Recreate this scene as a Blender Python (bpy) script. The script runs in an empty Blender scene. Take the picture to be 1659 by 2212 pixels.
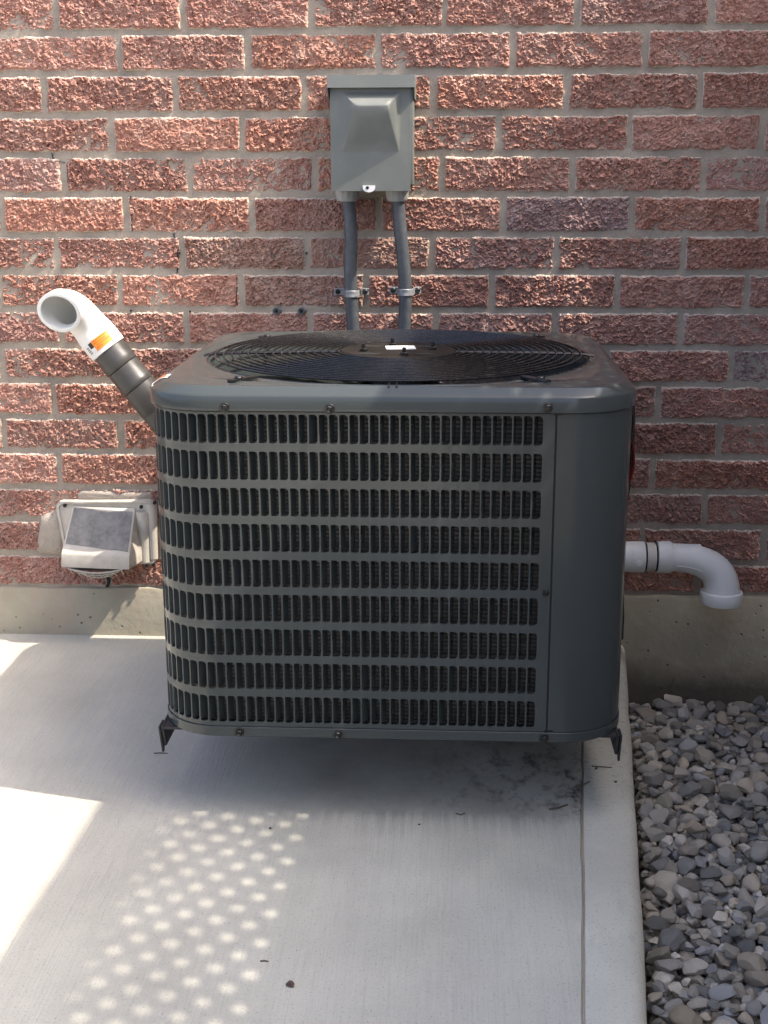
import bpy, bmesh, math, random
import numpy as np
from mathutils import Vector, Matrix

random.seed(7)
rng = np.random.default_rng(7)
R = math.radians
scene = bpy.context.scene
col = scene.collection

# ------------------------------------------------------------------ camera
CAM = Vector((0.0, -2.787, 1.043))
cam_data = bpy.data.cameras.new("camera")
cam = bpy.data.objects.new("camera", cam_data)
col.objects.link(cam)
fw = Vector((-0.05122096, 0.96497666, -0.25728672))
rt = Vector((0.99863149, 0.05221399, -0.00297562))
dn = Vector((0.01056256, -0.25708703, -0.96633053))
m = Matrix((rt, -dn, -fw)).transposed().to_4x4()
m.translation = CAM
cam.matrix_world = m
cam_data.sensor_fit = 'HORIZONTAL'
cam_data.sensor_width = 36.0
cam_data.lens = 2800.0 / 1659.0 * 36.0
cam_data.clip_start = 0.05
cam_data.clip_end = 500.0
scene.camera = cam

# ------------------------------------------------------------------ light
SUN = Vector((0.67, -0.16, 1.0)).normalized()          # direction towards the sun
elev = math.asin(SUN.z)
world = bpy.data.worlds.new("World")
scene.world = world
world.use_nodes = True
wn = world.node_tree.nodes
bg = wn['Background']
sky = wn.new('ShaderNodeTexSky')
sky.sky_type = 'NISHITA'
sky.sun_disc = False
sky.sun_elevation = elev
sky.sun_rotation = math.atan2(SUN.x, SUN.y)
sky.air_density = 0.5
sky.dust_density = 4.0
sky.ozone_density = 0.0
world.node_tree.links.new(sky.outputs[0], bg.inputs[0])
bg.inputs[1].default_value = 0.15
sun_data = bpy.data.lights.new("sun", 'SUN')
sun_data.energy = 2.0
sun_data.angle = R(0.53)
sun_data.color = (1.0, 0.91, 0.80)
sun = bpy.data.objects.new("sun", sun_data)
col.objects.link(sun)
sun.rotation_euler = SUN.to_track_quat('Z', 'Y').to_euler()
scene.view_settings.view_transform = 'Standard'
scene.view_settings.look = 'None'
scene.view_settings.gamma = 1.0
scene.view_settings.use_curve_mapping = False
scene.view_settings.exposure = 2.0


# ------------------------------------------------------------------ helpers
def tag(o, label=None, cat=None, group=None, kind=None):
    if label: o['label'] = label
    if cat: o['category'] = cat
    if group: o['group'] = group
    if kind: o['kind'] = kind
    return o


def world_loc(o):
    v = Vector((0, 0, 0))
    while o is not None:
        v = v + Vector(o.location)
        o = o.parent
    return v


def thing(name, label, cat, loc, group=None):
    o = bpy.data.objects.new(name, None)
    o.empty_display_size = 0.05
    col.objects.link(o)
    o.location = loc
    return tag(o, label, cat, group)


class MB:
    """collects geometry in world coordinates"""
    def __init__(self):
        self.v = []
        self.f = []

    def add(self, vs, fs):
        n = len(self.v)
        self.v.extend([tuple(p) for p in vs])
        self.f.extend([tuple(i + n for i in f) for f in fs])
        return self

    def box(self, x0, x1, y0, y1, z0, z1):
        vs = [(x, y, z) for z in (z0, z1) for y in (y0, y1) for x in (x0, x1)]
        return self.add(vs, [(0, 2, 3, 1), (4, 5, 7, 6), (0, 1, 5, 4), (2, 6, 7, 3), (0, 4, 6, 2), (1, 3, 7, 5)])

    def obox(self, c, ax, ay, az, hx, hy, hz):
        c = Vector(c); ax = Vector(ax).normalized(); ay = Vector(ay).normalized(); az = Vector(az).normalized()
        vs = [c + ax * sx * hx + ay * sy * hy + az * sz * hz for sz in (-1, 1) for sy in (-1, 1) for sx in (-1, 1)]
        return self.add(vs, [(0, 2, 3, 1), (4, 5, 7, 6), (0, 1, 5, 4), (2, 6, 7, 3), (0, 4, 6, 2), (1, 3, 7, 5)])

    def prism(self, pts, ext):
        """closed polygon pts (3d) extruded by vector ext"""
        n = len(pts); e = Vector(ext)
        a = [Vector(p) for p in pts]
        fs = [tuple(range(n - 1, -1, -1)), tuple(range(n, 2 * n))]
        fs += [(i, (i + 1) % n, n + (i + 1) % n, n + i) for i in range(n)]
        return self.add(a + [p + e for p in a], fs)

    def rings(self, rings, closed_u=True, cap0=False, cap1=False, loop=False):
        n = len(rings[0]); vs = [p for r in rings for p in r]; fs = []
        m_ = len(rings)
        for i in range(m_ if loop else m_ - 1):
            i2 = (i + 1) % m_
            for j in range(n if closed_u else n - 1):
                j2 = (j + 1) % n
                fs.append((i * n + j, i * n + j2, i2 * n + j2, i2 * n + j))
        if cap0: fs.append(tuple(range(n - 1, -1, -1)))
        if cap1: fs.append(tuple((m_ - 1) * n + j for j in range(n)))
        return self.add(vs, fs)

    def lathe(self, base, axis, prof, n=32, cap0=False, cap1=False):
        """prof: list of (height along axis, radius)"""
        base = Vector(base); ax = Vector(axis).normalized()
        t = ax.orthogonal().normalized(); b = ax.cross(t)
        rr = []
        for h, r in prof:
            rr.append([base + ax * h + (t * math.cos(2 * math.pi * k / n) + b * math.sin(2 * math.pi * k / n)) * r for k in range(n)])
        return self.rings(rr, True, cap0, cap1)

    def sweep(self, path, seq, n=28, cap0=False, cap1=False):
        """path: list of points; seq: list of (index along path as float, radius)"""
        P = [Vector(p) for p in path]
        T = []
        for i in range(len(P)):
            a = P[max(i - 1, 0)]; b = P[min(i + 1, len(P) - 1)]
            T.append((b - a).normalized())
        N = [T[0].orthogonal().normalized()]
        for i in range(1, len(P)):
            q = T[i - 1].rotation_difference(T[i])
            nn = q @ N[-1]
            N.append((nn - T[i] * nn.dot(T[i])).normalized())
        rr = []
        for s, r in seq:
            i = min(int(s), len(P) - 2); u = s - i
            c = P[i].lerp(P[i + 1], u); t = T[i].lerp(T[i + 1], u).normalized(); nn = N[i].lerp(N[i + 1], u)
            nn = (nn - t * nn.dot(t)).normalized(); bb = t.cross(nn)
            rr.append([c + (nn * math.cos(2 * math.pi * k / n) + bb * math.sin(2 * math.pi * k / n)) * r for k in range(n)])
        return self.rings(rr, True, cap0, cap1)

    def build(self, name, mat, parent=None, smooth=35, recalc=True, bevel=0.0, origin=None):
        o3 = world_loc(parent) if parent else Vector((0, 0, 0))
        if origin is not None: o3 = Vector(origin)
        me = bpy.data.meshes.new(name)
        vs = [(p[0] - o3.x, p[1] - o3.y, p[2] - o3.z) for p in self.v]
        me.from_pydata(vs, [], self.f)
        if recalc or bevel:
            bm = bmesh.new(); bm.from_mesh(me)
            if bevel:
                ed = [e for e in bm.edges if len(e.link_faces) == 2 and e.calc_face_angle(0) > R(28)]
                bmesh.ops.bevel(bm, geom=ed, offset=bevel, segments=2, profile=0.6, affect='EDGES', clamp_overlap=True)
            if recalc: bmesh.ops.recalc_face_normals(bm, faces=bm.faces)
            bm.to_mesh(me); bm.free()
        me.materials.append(mat)
        if smooth:
            me.shade_smooth(); me.set_sharp_from_angle(angle=R(smooth))
        ob = bpy.data.objects.new(name, me)
        col.objects.link(ob)
        if parent:
            ob.parent = parent
            if origin is not None: ob.location = Vector(origin) - world_loc(parent)
        elif origin is not None:
            ob.location = origin
        return ob


def link_copy(src, parent=None):
    c = src.copy(); col.objects.link(c); c.parent = parent
    return c


def grid_hash(ix, iy, seed):
    with np.errstate(over='ignore'):
        h = (ix.astype(np.int64) * 374761393 + iy.astype(np.int64) * 668265263 + seed * 2147483647) & 0xffffffff
        h = ((h ^ (h >> 13)) * 1274126177) & 0xffffffff
        h = h ^ (h >> 16)
    return (h & 0xffff) / 65535.0


def vnoise(x, y, seed=0):
    ix = np.floor(x).astype(np.int64); iy = np.floor(y).astype(np.int64)
    fx = x - ix; fy = y - iy
    fx = fx * fx * fx * (fx * (fx * 6 - 15) + 10); fy = fy * fy * fy * (fy * (fy * 6 - 15) + 10)
    a = grid_hash(ix, iy, seed); b = grid_hash(ix + 1, iy, seed)
    c = grid_hash(ix, iy + 1, seed); d = grid_hash(ix + 1, iy + 1, seed)
    return (a + (b - a) * fx) * (1 - fy) + (c + (d - c) * fx) * fy - 0.5


def fbm(x, y, seed=0, oct=4, gain=0.5):
    s = np.zeros_like(x); a = 1.0
    for k in range(oct):
        s += a * vnoise(x, y, seed + 17 * k); x = x * 2.03 + 5.1; y = y * 2.03 + 3.7; a *= gain
    return s


# ------------------------------------------------------------------ materials
class Mat:
    def __init__(self, name, base=(0.5, 0.5, 0.5), rough=0.6, metal=0.0, spec=0.5, coat=0.0):
        self.m = bpy.data.materials.new(name)
        self.m.use_nodes = True
        self.n = self.m.node_tree.nodes; self.l = self.m.node_tree.links
        self.b = self.n['Principled BSDF']
        self.b.inputs['Base Color'].default_value = (*base, 1)
        self.b.inputs['Roughness'].default_value = rough
        self.b.inputs['Metallic'].default_value = metal
        self.b.inputs['Specular IOR Level'].default_value = spec
        self.b.inputs['Coat Weight'].default_value = coat
        self.tc = self.n.new('ShaderNodeTexCoord')

    def link(self, a, b): self.l.new(a, b); return self

    def mapping(self, scale=(1, 1, 1), coord='Object', rot=(0, 0, 0), loc=(0, 0, 0)):
        mp = self.n.new('ShaderNodeMapping')
        mp.inputs['Scale'].default_value = scale
        mp.inputs['Rotation'].default_value = rot
        mp.inputs['Location'].default_value = loc
        self.l.new(self.tc.outputs[coord], mp.inputs['Vector'])
        return mp.outputs[0]

    def noise(self, vec, scale=10, detail=4, rough=0.55, w=0.0):
        t = self.n.new('ShaderNodeTexNoise')
        t.inputs['Scale'].default_value = scale; t.inputs['Detail'].default_value = detail
        t.inputs['Roughness'].default_value = rough; t.inputs['Distortion'].default_value = w
        self.l.new(vec, t.inputs['Vector'])
        return t.outputs['Fac']

    def voronoi(self, vec, scale=50, feature='F1', out='Distance', rand=1.0):
        t = self.n.new('ShaderNodeTexVoronoi'); t.feature = feature
        t.inputs['Scale'].default_value = scale; t.inputs['Randomness'].default_value = rand
        self.l.new(vec, t.inputs['Vector'])
        return t.outputs[out]

    def ramp(self, fac, stops):
        r = self.n.new('ShaderNodeValToRGB')
        el = r.color_ramp.elements
        while len(el) < len(stops): el.new(0.5)
        for e, (p, c) in zip(el, stops):
            e.position = p; e.color = (*c, 1) if hasattr(c, '__len__') else (c, c, c, 1)
        self.l.new(fac, r.inputs[0])
        return r.outputs[0]

    def mix(self, fac, a, b, mode='MIX'):
        x = self.n.new('ShaderNodeMix'); x.data_type = 'RGBA'; x.blend_type = mode
        for sock, val in ((x.inputs[0], fac), (x.inputs[6], a), (x.inputs[7], b)):
            if isinstance(val, bpy.types.NodeSocket): self.l.new(val, sock)
            elif hasattr(val, '__len__'): sock.default_value = (*val, 1)
            else: sock.default_value = val if sock == x.inputs[0] else (val, val, val, 1)
        return x.outputs[2]

    def math(self, op, a, b=0.0, c=None, clamp=False):
        x = self.n.new('ShaderNodeMath'); x.operation = op; x.use_clamp = clamp
        for i, val in enumerate((a, b, c)):
            if val is None: continue
            if isinstance(val, bpy.types.NodeSocket): self.l.new(val, x.inputs[i])
            else: x.inputs[i].default_value = val
        return x.outputs[0]

    def sepxyz(self, vec):
        s = self.n.new('ShaderNodeSeparateXYZ'); self.l.new(vec, s.inputs[0]); return s.outputs

    def bump(self, h, strength=0.3, dist=0.01, prev=None):
        b = self.n.new('ShaderNodeBump')
        b.inputs['Strength'].default_value = strength; b.inputs['Distance'].default_value = dist
        self.l.new(h, b.inputs['Height'])
        if prev is not None: self.l.new(prev, b.inputs['Normal'])
        return b.outputs[0]

    def color(self, s): self.l.new(s, self.b.inputs['Base Color']); return self
    def roughness(self, s): self.l.new(s, self.b.inputs['Roughness']); return self
    def normal(self, s): self.l.new(s, self.b.inputs['Normal']); return self
    def info(self, out='Random'):
        o = self.n.new('ShaderNodeObjectInfo'); return o.outputs[out]
    def attr(self, name):
        a = self.n.new('ShaderNodeAttribute'); a.attribute_name = name; return a.outputs['Fac']


def painted(name, base, rough=0.4, var=0.08, bump=0.02, scale=12, spec=0.5, dust=0.0, dustc=(0.35, 0.32, 0.28), coat=0.0, metal=0.0):
    M = Mat(name, base, rough, metal, spec, coat)
    v = M.mapping()
    n1 = M.noise(v, scale, 5)
    lo = tuple(c * (1 - var) for c in base); hi = tuple(min(1, c * (1 + var)) for c in base)
    c = M.ramp(n1, [(0.3, lo), (0.7, hi)])
    if dust:
        n2 = M.noise(v, scale * 2.3, 6, 0.7)
        c = M.mix(M.math('MULTIPLY', M.ramp(n2, [(0.45, 0.0), (0.8, 1.0)]), dust), c, dustc)
    M.color(c)
    M.roughness(M.ramp(M.noise(v, scale * 3, 4), [(0.3, max(0.03, rough - 0.07)), (0.7, min(1, rough + 0.08))]))
    if bump:
        M.normal(M.bump(M.noise(v, scale * 30, 3), bump, 0.002))
    return M.m


# brick
def make_brick_mat():
    M = Mat('brick_clay', rough=1.0, spec=0.04)
    v = M.mapping()
    # shift the pattern for every brick
    add = M.n.new('ShaderNodeVectorMath'); add.operation = 'ADD'
    rnd = M.info('Random')
    sc = M.n.new('ShaderNodeVectorMath'); sc.operation = 'SCALE'; sc.inputs[0].default_value = (37.0, 11.0, 23.0)
    M.l.new(rnd, sc.inputs['Scale'])
    M.l.new(v, add.inputs[0]); M.l.new(sc.outputs[0], add.inputs[1])
    p = add.outputs[0]
    big = M.noise(p, 14, 4)
    med = M.noise(p, 90, 5, 0.65)
    fine = M.noise(p, 420, 4, 0.7)
    c = M.ramp(big, [(0.25, (0.235, 0.112, 0.088)), (0.5, (0.305, 0.152, 0.119)), (0.78, (0.375, 0.205, 0.157))])
    c = M.mix(M.ramp(med, [(0.35, 0.0), (0.7, 0.75)]), c, (0.44, 0.262, 0.205))
    c = M.mix(M.ramp(fine, [(0.25, 0.6), (0.5, 0.0)]), c, (0.17, 0.078, 0.062))
    # pale aggregate grains
    vd = M.voronoi(p, 190, 'F1', 'Distance')
    vc = M.n.new('ShaderNodeTexVoronoi'); vc.inputs['Scale'].default_value = 190; M.l.new(p, vc.inputs['Vector'])
    sel = M.sepxyz(vc.outputs['Color'])[0]
    spot = M.math('MULTIPLY', M.ramp(vd, [(0.22, 1.0), (0.34, 0.0)]), M.ramp(sel, [(0.66, 0.0), (0.72, 1.0)]))
    c = M.mix(M.math('MULTIPLY', spot, 0.6), c, (0.60, 0.50, 0.43))
    # pale bloom in patches
    bl = M.noise(p, 22, 5, 0.7)
    c = M.mix(M.ramp(bl, [(0.46, 0.0), (0.74, 0.5)]), c, (0.50, 0.38, 0.32))
    c = M.mix(1.0, c, M.info('Color'), 'MULTIPLY')
    # mortar smeared over the rims
    e = M.attr('rim')
    en = M.math('ADD', e, M.math('MULTIPLY', M.math('SUBTRACT', M.noise(p, 60, 5, 0.7), 0.5), 1.1))
    c = M.mix(M.ramp(en, [(0.58, 0.0), (0.80, 0.9)]), c, (0.54, 0.47, 0.385))
    M.color(c)
    b1 = M.bump(fine, 0.35, 0.002)
    M.normal(b1)
    return M.m


def make_mortar_mat(name, base):
    M = Mat(name, base, 0.95, spec=0.2)
    v = M.mapping()
    lo = tuple(c * 0.78 for c in base); hi = tuple(c * 1.15 for c in base)
    c = M.ramp(M.noise(v, 9, 5, 0.6), [(0.3, lo), (0.7, hi)])
    c = M.mix(M.ramp(M.noise(v, 300, 3), [(0.3, 0.35), (0.55, 0.0)]), c, tuple(x * 0.55 for x in base))
    c = M.mix(M.ramp(M.noise(v, 35, 4), [(0.6, 0.0), (0.8, 0.35)]), c, (0.36, 0.22, 0.17))
    M.color(c)
    b1 = M.bump(M.noise(v, 60, 4, 0.6), 0.5, 0.006)
    M.normal(M.bump(M.noise(v, 420, 3), 0.4, 0.002, b1))
    return M.m


def make_slab_mat(name, broom=True, base=(0.505, 0.488, 0.408)):
    M = Mat(name, base, 0.9, spec=0.25)
    v = M.mapping()
    x, y, z = M.sepxyz(M.tc.outputs['Object'])
    c = M.ramp(M.noise(v, 3.2, 6, 0.6), [(0.26, tuple(q * 0.78 for q in base)), (0.74, tuple(q * 1.14 for q in base))])
    c = M.mix(M.ramp(M.noise(v, 1.3, 4), [(0.45, 0.0), (0.75, 0.35)]), c, (0.44, 0.39, 0.355))
    # tiny dark pits and specks
    sp = M.noise(v, 260, 4, 0.7)
    c = M.mix(M.ramp(sp, [(0.30, 0.75), (0.43, 0.0)]), c, (0.17, 0.165, 0.16))
    c = M.mix(M.ramp(M.noise(v, 120, 4, 0.7), [(0.55, 0.0), (0.75, 0.30)]), c, (0.60, 0.585, 0.56))
    vc = M.voronoi(v, 75, 'F1', 'Distance')
    c = M.mix(M.ramp(vc, [(0.03, 0.7), (0.07, 0.0)]), c, (0.13, 0.12, 0.11))
    if broom:
        # trowelled, stained zone below the unit: behind a front line
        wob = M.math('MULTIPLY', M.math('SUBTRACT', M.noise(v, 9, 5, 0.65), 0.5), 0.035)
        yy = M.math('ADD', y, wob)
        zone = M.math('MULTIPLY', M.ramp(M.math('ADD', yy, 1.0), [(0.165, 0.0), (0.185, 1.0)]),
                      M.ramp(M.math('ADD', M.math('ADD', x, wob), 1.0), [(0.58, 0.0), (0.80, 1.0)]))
        vb = M.mapping((380, 7.0, 1), rot=(0, 0, R(-4.0)))
        br = M.noise(vb, 1.0, 3, 0.6)
        vb2 = M.mapping((70, 1.4, 1), rot=(0, 0, R(-4.0)))
        br2 = M.noise(vb2, 1.0, 3, 0.6)
        inv = M.math('SUBTRACT', 1.0, zone)
        line = M.math('MULTIPLY', M.ramp(br, [(0.30, 0.22), (0.50, 0.0)]), inv)
        c = M.mix(line, c, (0.27, 0.26, 0.25))
        c = M.mix(M.math('MULTIPLY', M.ramp(br2, [(0.35, 0.09), (0.6, 0.0)]), inv), c, (0.31, 0.295, 0.28))
        # brown wash inside the zone, black grime towards the joint
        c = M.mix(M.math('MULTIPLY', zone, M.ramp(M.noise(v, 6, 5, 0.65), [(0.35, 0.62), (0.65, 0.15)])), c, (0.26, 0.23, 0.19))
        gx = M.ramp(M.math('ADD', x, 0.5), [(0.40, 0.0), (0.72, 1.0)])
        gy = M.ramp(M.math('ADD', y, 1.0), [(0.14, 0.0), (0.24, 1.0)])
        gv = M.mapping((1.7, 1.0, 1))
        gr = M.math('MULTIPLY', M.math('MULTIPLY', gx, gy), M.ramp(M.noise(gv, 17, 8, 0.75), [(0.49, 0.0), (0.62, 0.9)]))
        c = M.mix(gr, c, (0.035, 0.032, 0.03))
        # dark damp fringe at the start of the brushed finish
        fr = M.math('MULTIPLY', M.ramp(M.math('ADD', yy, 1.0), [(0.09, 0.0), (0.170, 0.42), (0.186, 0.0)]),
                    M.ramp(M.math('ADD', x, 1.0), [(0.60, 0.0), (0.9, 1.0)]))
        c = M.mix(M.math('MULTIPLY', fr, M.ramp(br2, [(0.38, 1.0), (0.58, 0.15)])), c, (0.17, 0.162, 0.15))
        b0 = M.bump(M.math('MULTIPLY', br, inv), 0.35, 0.003)
        b0 = M.bump(sp, 0.25, 0.002, b0)
    else:
        st = M.noise(M.mapping((2, 0.8, 1)), 9, 6, 0.7)
        c = M.mix(M.ramp(st, [(0.55, 0.0), (0.72, 0.34)]), c, (0.27, 0.25, 0.21))
        gs = M.math('MULTIPLY', M.ramp(M.math('ADD', y, 1.0), [(0.10, 0.0), (0.30, 1.0)]), M.ramp(M.noise(M.mapping((3, 6, 1)), 22, 6, 0.75), [(0.56, 0.0), (0.66, 0.6)]))
        c = M.mix(gs, c, (0.06, 0.055, 0.05))
        b0 = M.bump(M.noise(v, 120, 4), 0.2, 0.003)
    M.color(c); M.normal(b0)
    return M.m


def make_foundation_mat():
    M = Mat('foundation_concrete', rough=0.92, spec=0.2)
    v = M.mapping()
    x, y, z = M.sepxyz(M.tc.outputs['Object'])
    c = M.ramp(M.noise(v, 5, 6, 0.65), [(0.3, (0.30, 0.268, 0.195)), (0.7, (0.41, 0.375, 0.285))])
    c = M.mix(M.ramp(M.noise(M.mapping((3, 3, 1)), 4, 5), [(0.5, 0.0), (0.75, 0.5)]), c, (0.42, 0.32, 0.24))
    pit = M.voronoi(v, 34, 'F1', 'Distance')
    c = M.mix(M.ramp(pit, [(0.05, 0.85), (0.10, 0.0)]), c, (0.09, 0.075, 0.06))
    # grey efflorescence and damp soil tide on the low part
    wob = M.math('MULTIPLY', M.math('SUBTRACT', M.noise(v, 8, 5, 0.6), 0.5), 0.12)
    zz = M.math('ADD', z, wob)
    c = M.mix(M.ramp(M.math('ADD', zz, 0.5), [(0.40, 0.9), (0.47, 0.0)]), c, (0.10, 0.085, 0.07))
    M.color(c)
    b1 = M.bump(M.noise(v, 45, 5, 0.6), 0.35, 0.006)
    M.normal(M.bump(M.ramp(pit, [(0.05, 0.0), (0.12, 1.0)]), 0.7, 0.004, b1))
    return M.m


def make_unit_mat():
    M = Mat('unit_paint', (0.046, 0.053, 0.053), 0.15, 0.0, 0.46)
    v = M.mapping()
    M.color(M.ramp(M.noise(v, 3.5, 3), [(0.3, (0.044, 0.0525, 0.0515)), (0.7, (0.0485, 0.0575, 0.0565))]))
    # faint vertical rolling marks and orange peel
    b0 = M.bump(M.noise(M.mapping((38, 38, 0.6)), 1.0, 2), 0.10, 0.004)
    M.normal(M.bump(M.noise(v, 900, 2), 0.04, 0.001, b0))
    return M.m


def make_coil_mat():
    M = Mat('coil_fins', rough=0.55, metal=0.35)
    v = M.mapping()
    x, y, z = M.sepxyz(M.tc.outputs['Object'])
    rows = M.math('PINGPONG', M.math('MULTIPLY', z, 1.0), 0.0034)
    f1 = M.ramp(M.math('MULTIPLY', rows, 294.0), [(0.15, 0.0), (0.5, 1.0)])
    rows2 = M.math('PINGPONG', z, 0.0127)
    f2 = M.ramp(M.math('MULTIPLY', rows2, 78.0), [(0.0, 0.35), (0.25, 1.0)])
    n = M.noise(v, 40, 5, 0.7)
    c = M.ramp(n, [(0.3, (0.030, 0.027, 0.023)), (0.7, (0.10, 0.09, 0.074))])
    c = M.mix(f1, (0.025, 0.022, 0.02), c)
    c = M.mix(f2, (0.025, 0.022, 0.02), c)
    M.color(c)
    M.normal(M.bump(f1, 0.8, 0.002))
    return M.m


def make_stone_mat():
    M = Mat('gravel_stone', rough=0.85, spec=0.3)
    v = M.mapping()
    cc = M.info('Color')
    n = M.noise(v, 45, 5, 0.65)
    c = M.mix(1.0, M.ramp(n, [(0.25, (0.52, 0.53, 0.55)), (0.75, (1.28, 1.26, 1.22))]), cc, 'MULTIPLY')
    c = M.mix(M.ramp(M.noise(v, 260, 3), [(0.3, 0.35), (0.5, 0.0)]), c, (0.07, 0.07, 0.07))
    c = M.mix(M.ramp(M.noise(v, 12, 5, 0.7, 1.5), [(0.6, 0.0), (0.66, 0.4), (0.7, 0.0)]), c, (0.5, 0.48, 0.45))
    M.color(c)
    b = M.bump(M.noise(v, 90, 5, 0.65), 0.5, 0.004)
    M.normal(b)
    return M.m


def make_stuff_stone_mat():
    M = Mat('gravel_stone_mixed', rough=0.85, spec=0.3)
    v = M.mapping()
    a = M.n.new('ShaderNodeAttribute'); a.attribute_name = 'tint'
    n = M.noise(v, 45, 5, 0.65)
    c = M.mix(1.0, M.ramp(n, [(0.25, (0.52, 0.53, 0.55)), (0.75, (1.28, 1.26, 1.22))]), a.outputs['Color'], 'MULTIPLY')
    c = M.mix(M.ramp(M.noise(v, 260, 3), [(0.3, 0.35), (0.5, 0.0)]), c, (0.07, 0.07, 0.07))
    M.color(c)
    M.normal(M.bump(M.noise(v, 90, 5, 0.65), 0.5, 0.004))
    return M.m


M_brick = make_brick_mat()
M_mortar = make_mortar_mat('mortar', (0.36, 0.312, 0.252))
M_patch = make_mortar_mat('mortar_smear', (0.40, 0.35, 0.29))
M_slab = make_slab_mat('broomed_concrete')
M_strip = make_slab_mat('trowelled_concrete', False, (0.555, 0.538, 0.45))
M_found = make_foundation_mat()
M_unit = make_unit_mat()
M_black = painted('black_paint', (0.013, 0.013, 0.014), 0.24, 0.2, 0.03, 30)
M_iron = painted('black_iron', (0.018, 0.018, 0.02), 0.55, 0.3, 0.1, 25, dust=0.25, dustc=(0.10, 0.09, 0.08))
M_seam = painted('seam_dark', (0.008, 0.009, 0.009), 0.8, 0.1, 0)
M_motor = painted('motor_plate', (0.018, 0.015, 0.013), 0.75, 0.4, 0.1, 40, spec=0.08, dust=0.2, dustc=(0.05, 0.038, 0.03))
M_coil = make_coil_mat()
M_screw = painted('screw_zinc', (0.05, 0.05, 0.048), 0.35, 0.3, 0.05, 60, metal=0.8)
M_boxp = painted('enclosure_paint', (0.138, 0.150, 0.137), 0.42, 0.05, 0.02, 10, dust=0.08, dustc=(0.45, 0.44, 0.42))
M_conduit = painted('conduit_plastic', (0.058, 0.066, 0.074), 0.45, 0.12, 0.05, 30, dust=0.25, dustc=(0.25, 0.25, 0.25))
M_conn = painted('connector_plastic', (0.30, 0.31, 0.30), 0.5, 0.08, 0.03, 20)
M_zinc = painted('strap_metal', (0.25, 0.26, 0.265), 0.5, 0.15, 0.05, 30, metal=0.2)
M_pvc = painted('white_pvc', (0.80, 0.80, 0.765), 0.38, 0.04, 0.01, 8, dust=0.10, dustc=(0.5, 0.47, 0.42))
M_abs = painted('dark_pipe', (0.038, 0.037, 0.035), 0.42, 0.12, 0.03, 15, dust=0.15, dustc=(0.18, 0.16, 0.14))
M_cream = painted('aged_cream_plastic', (0.50, 0.465, 0.40), 0.65, 0.14, 0.08, 18, dust=0.55, dustc=(0.33, 0.28, 0.22))
M_hood_shade = painted('hood_shade_grey', (0.225, 0.218, 0.205), 0.9, 0.3, 0.3, 34, spec=0.15, dust=0.8, dustc=(0.34, 0.33, 0.305))  # mottled grey that paints the shade band on the vent hood slope
M_white = painted('white_print', (0.75, 0.75, 0.74), 0.5, 0.03, 0)
M_orange = painted('orange_print', (0.85, 0.25, 0.02), 0.5, 0.03, 0)
M_ink = painted('dark_ink', (0.03, 0.025, 0.02), 0.6, 0.05, 0)
M_inko = painted('brown_ink', (0.45, 0.10, 0.01), 0.6, 0.05, 0)
M_red = painted('red_print', (0.22, 0.022, 0.015), 0.5, 0.1, 0)
M_stone = make_stone_mat()
M_stuff = make_stuff_stone_mat()
M_soil = painted('soil', (0.085, 0.07, 0.052), 0.95, 0.35, 0.8, 20)
M_wood = painted('fence_wood', (0.42, 0.385, 0.335), 0.8, 0.2, 0.3, 6)
M_twig = painted('dry_twig', (0.12, 0.09, 0.06), 0.9, 0.3, 0)

# ------------------------------------------------------------------ projection of measured joints onto the wall plane
WD = 2.787


def on_wall(px, py, Y=0.0):
    d = fw + rt * ((px - 829.5) / 2800.0) + dn * ((py - 1106.0) / 2800.0)
    t = (WD + Y) / d.y
    return CAM + d * t


def on_level(px, py, Z):
    d = fw + rt * ((px - 829.5) / 2800.0) + dn * ((py - 1106.0) / 2800.0)
    t = (Z - CAM.z) / d.z
    return CAM + d * t


# ================================================================== SETTING
# ground sheet
g = MB(); g.box(-60, 60, -60, 60, -0.6, -0.19)
tag(g.build('ground', M_soil, None, 0), kind='structure')

# concrete path: broomed panel + trowelled edge strip
def xj(y): return 0.2539 + (y + 0.508) * 0.0922
def xe(y): return 0.3940 + (y + 0.0656) * 0.1050


ys = list(np.arange(0.0, -3.2, -0.02)) + [-4.0, -6.0]
ysa = np.array(ys)
wob = fbm(ysa * 18, ysa * 0 + 1.3, 5, 4) * 0.0022
jl = [xj(y) - 0.0009 + w for y, w in zip(ys, wob)]
jr = [xj(y) + 0.0009 + w for y, w in zip(ys, wob * 0.6)]
p = MB()
rr = []
for y, x in zip(ys, jl):
    rr.append([(-5.0, y, -0.12), (-5.0, y, 0.0), (x - 0.006, y, 0.0), (x - 0.003, y, 0.0012), (x, y, -0.004), (x, y, -0.12)])
p.rings(rr, True, True, True)
slab = p.build('concrete_path', M_slab, None, 40)
tag(slab, kind='structure')
p = MB(); rr = []
ew = fbm(ysa * 6, ysa * 0 + 4.3, 9, 4) * 0.006
for y, x, w in zip(ys, jr, ew):
    e = xe(y) + w * 0.6
    ring = [(x, y, -0.12), (x, y, -0.005), (x + 0.0008, y, -0.0008), (x + 0.002, y, 0.0)]
    for k in range(0, 7):
        a = R(90 - 15 * k)
        ring.append((e - 0.022 + 0.022 * math.cos(a), y, -0.022 + 0.022 * math.sin(a)))
    ring.append((e + 0.004, y, -0.19)); ring.append((x, y, -0.19))
    rr.append(ring)
p.rings(rr, True, True, True)
p.build('edge_strip', M_strip, slab, 40)
p = MB(); rr = [[(a - 0.004, y, -0.004), (b + 0.004, y, -0.004), (b + 0.004, y, -0.009), (a - 0.004, y, -0.009)] for y, a, b in zip(ys, jl, jr)]
p.rings(rr, True, True, True).build('joint_filler', M_patch, slab, 0)

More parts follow.
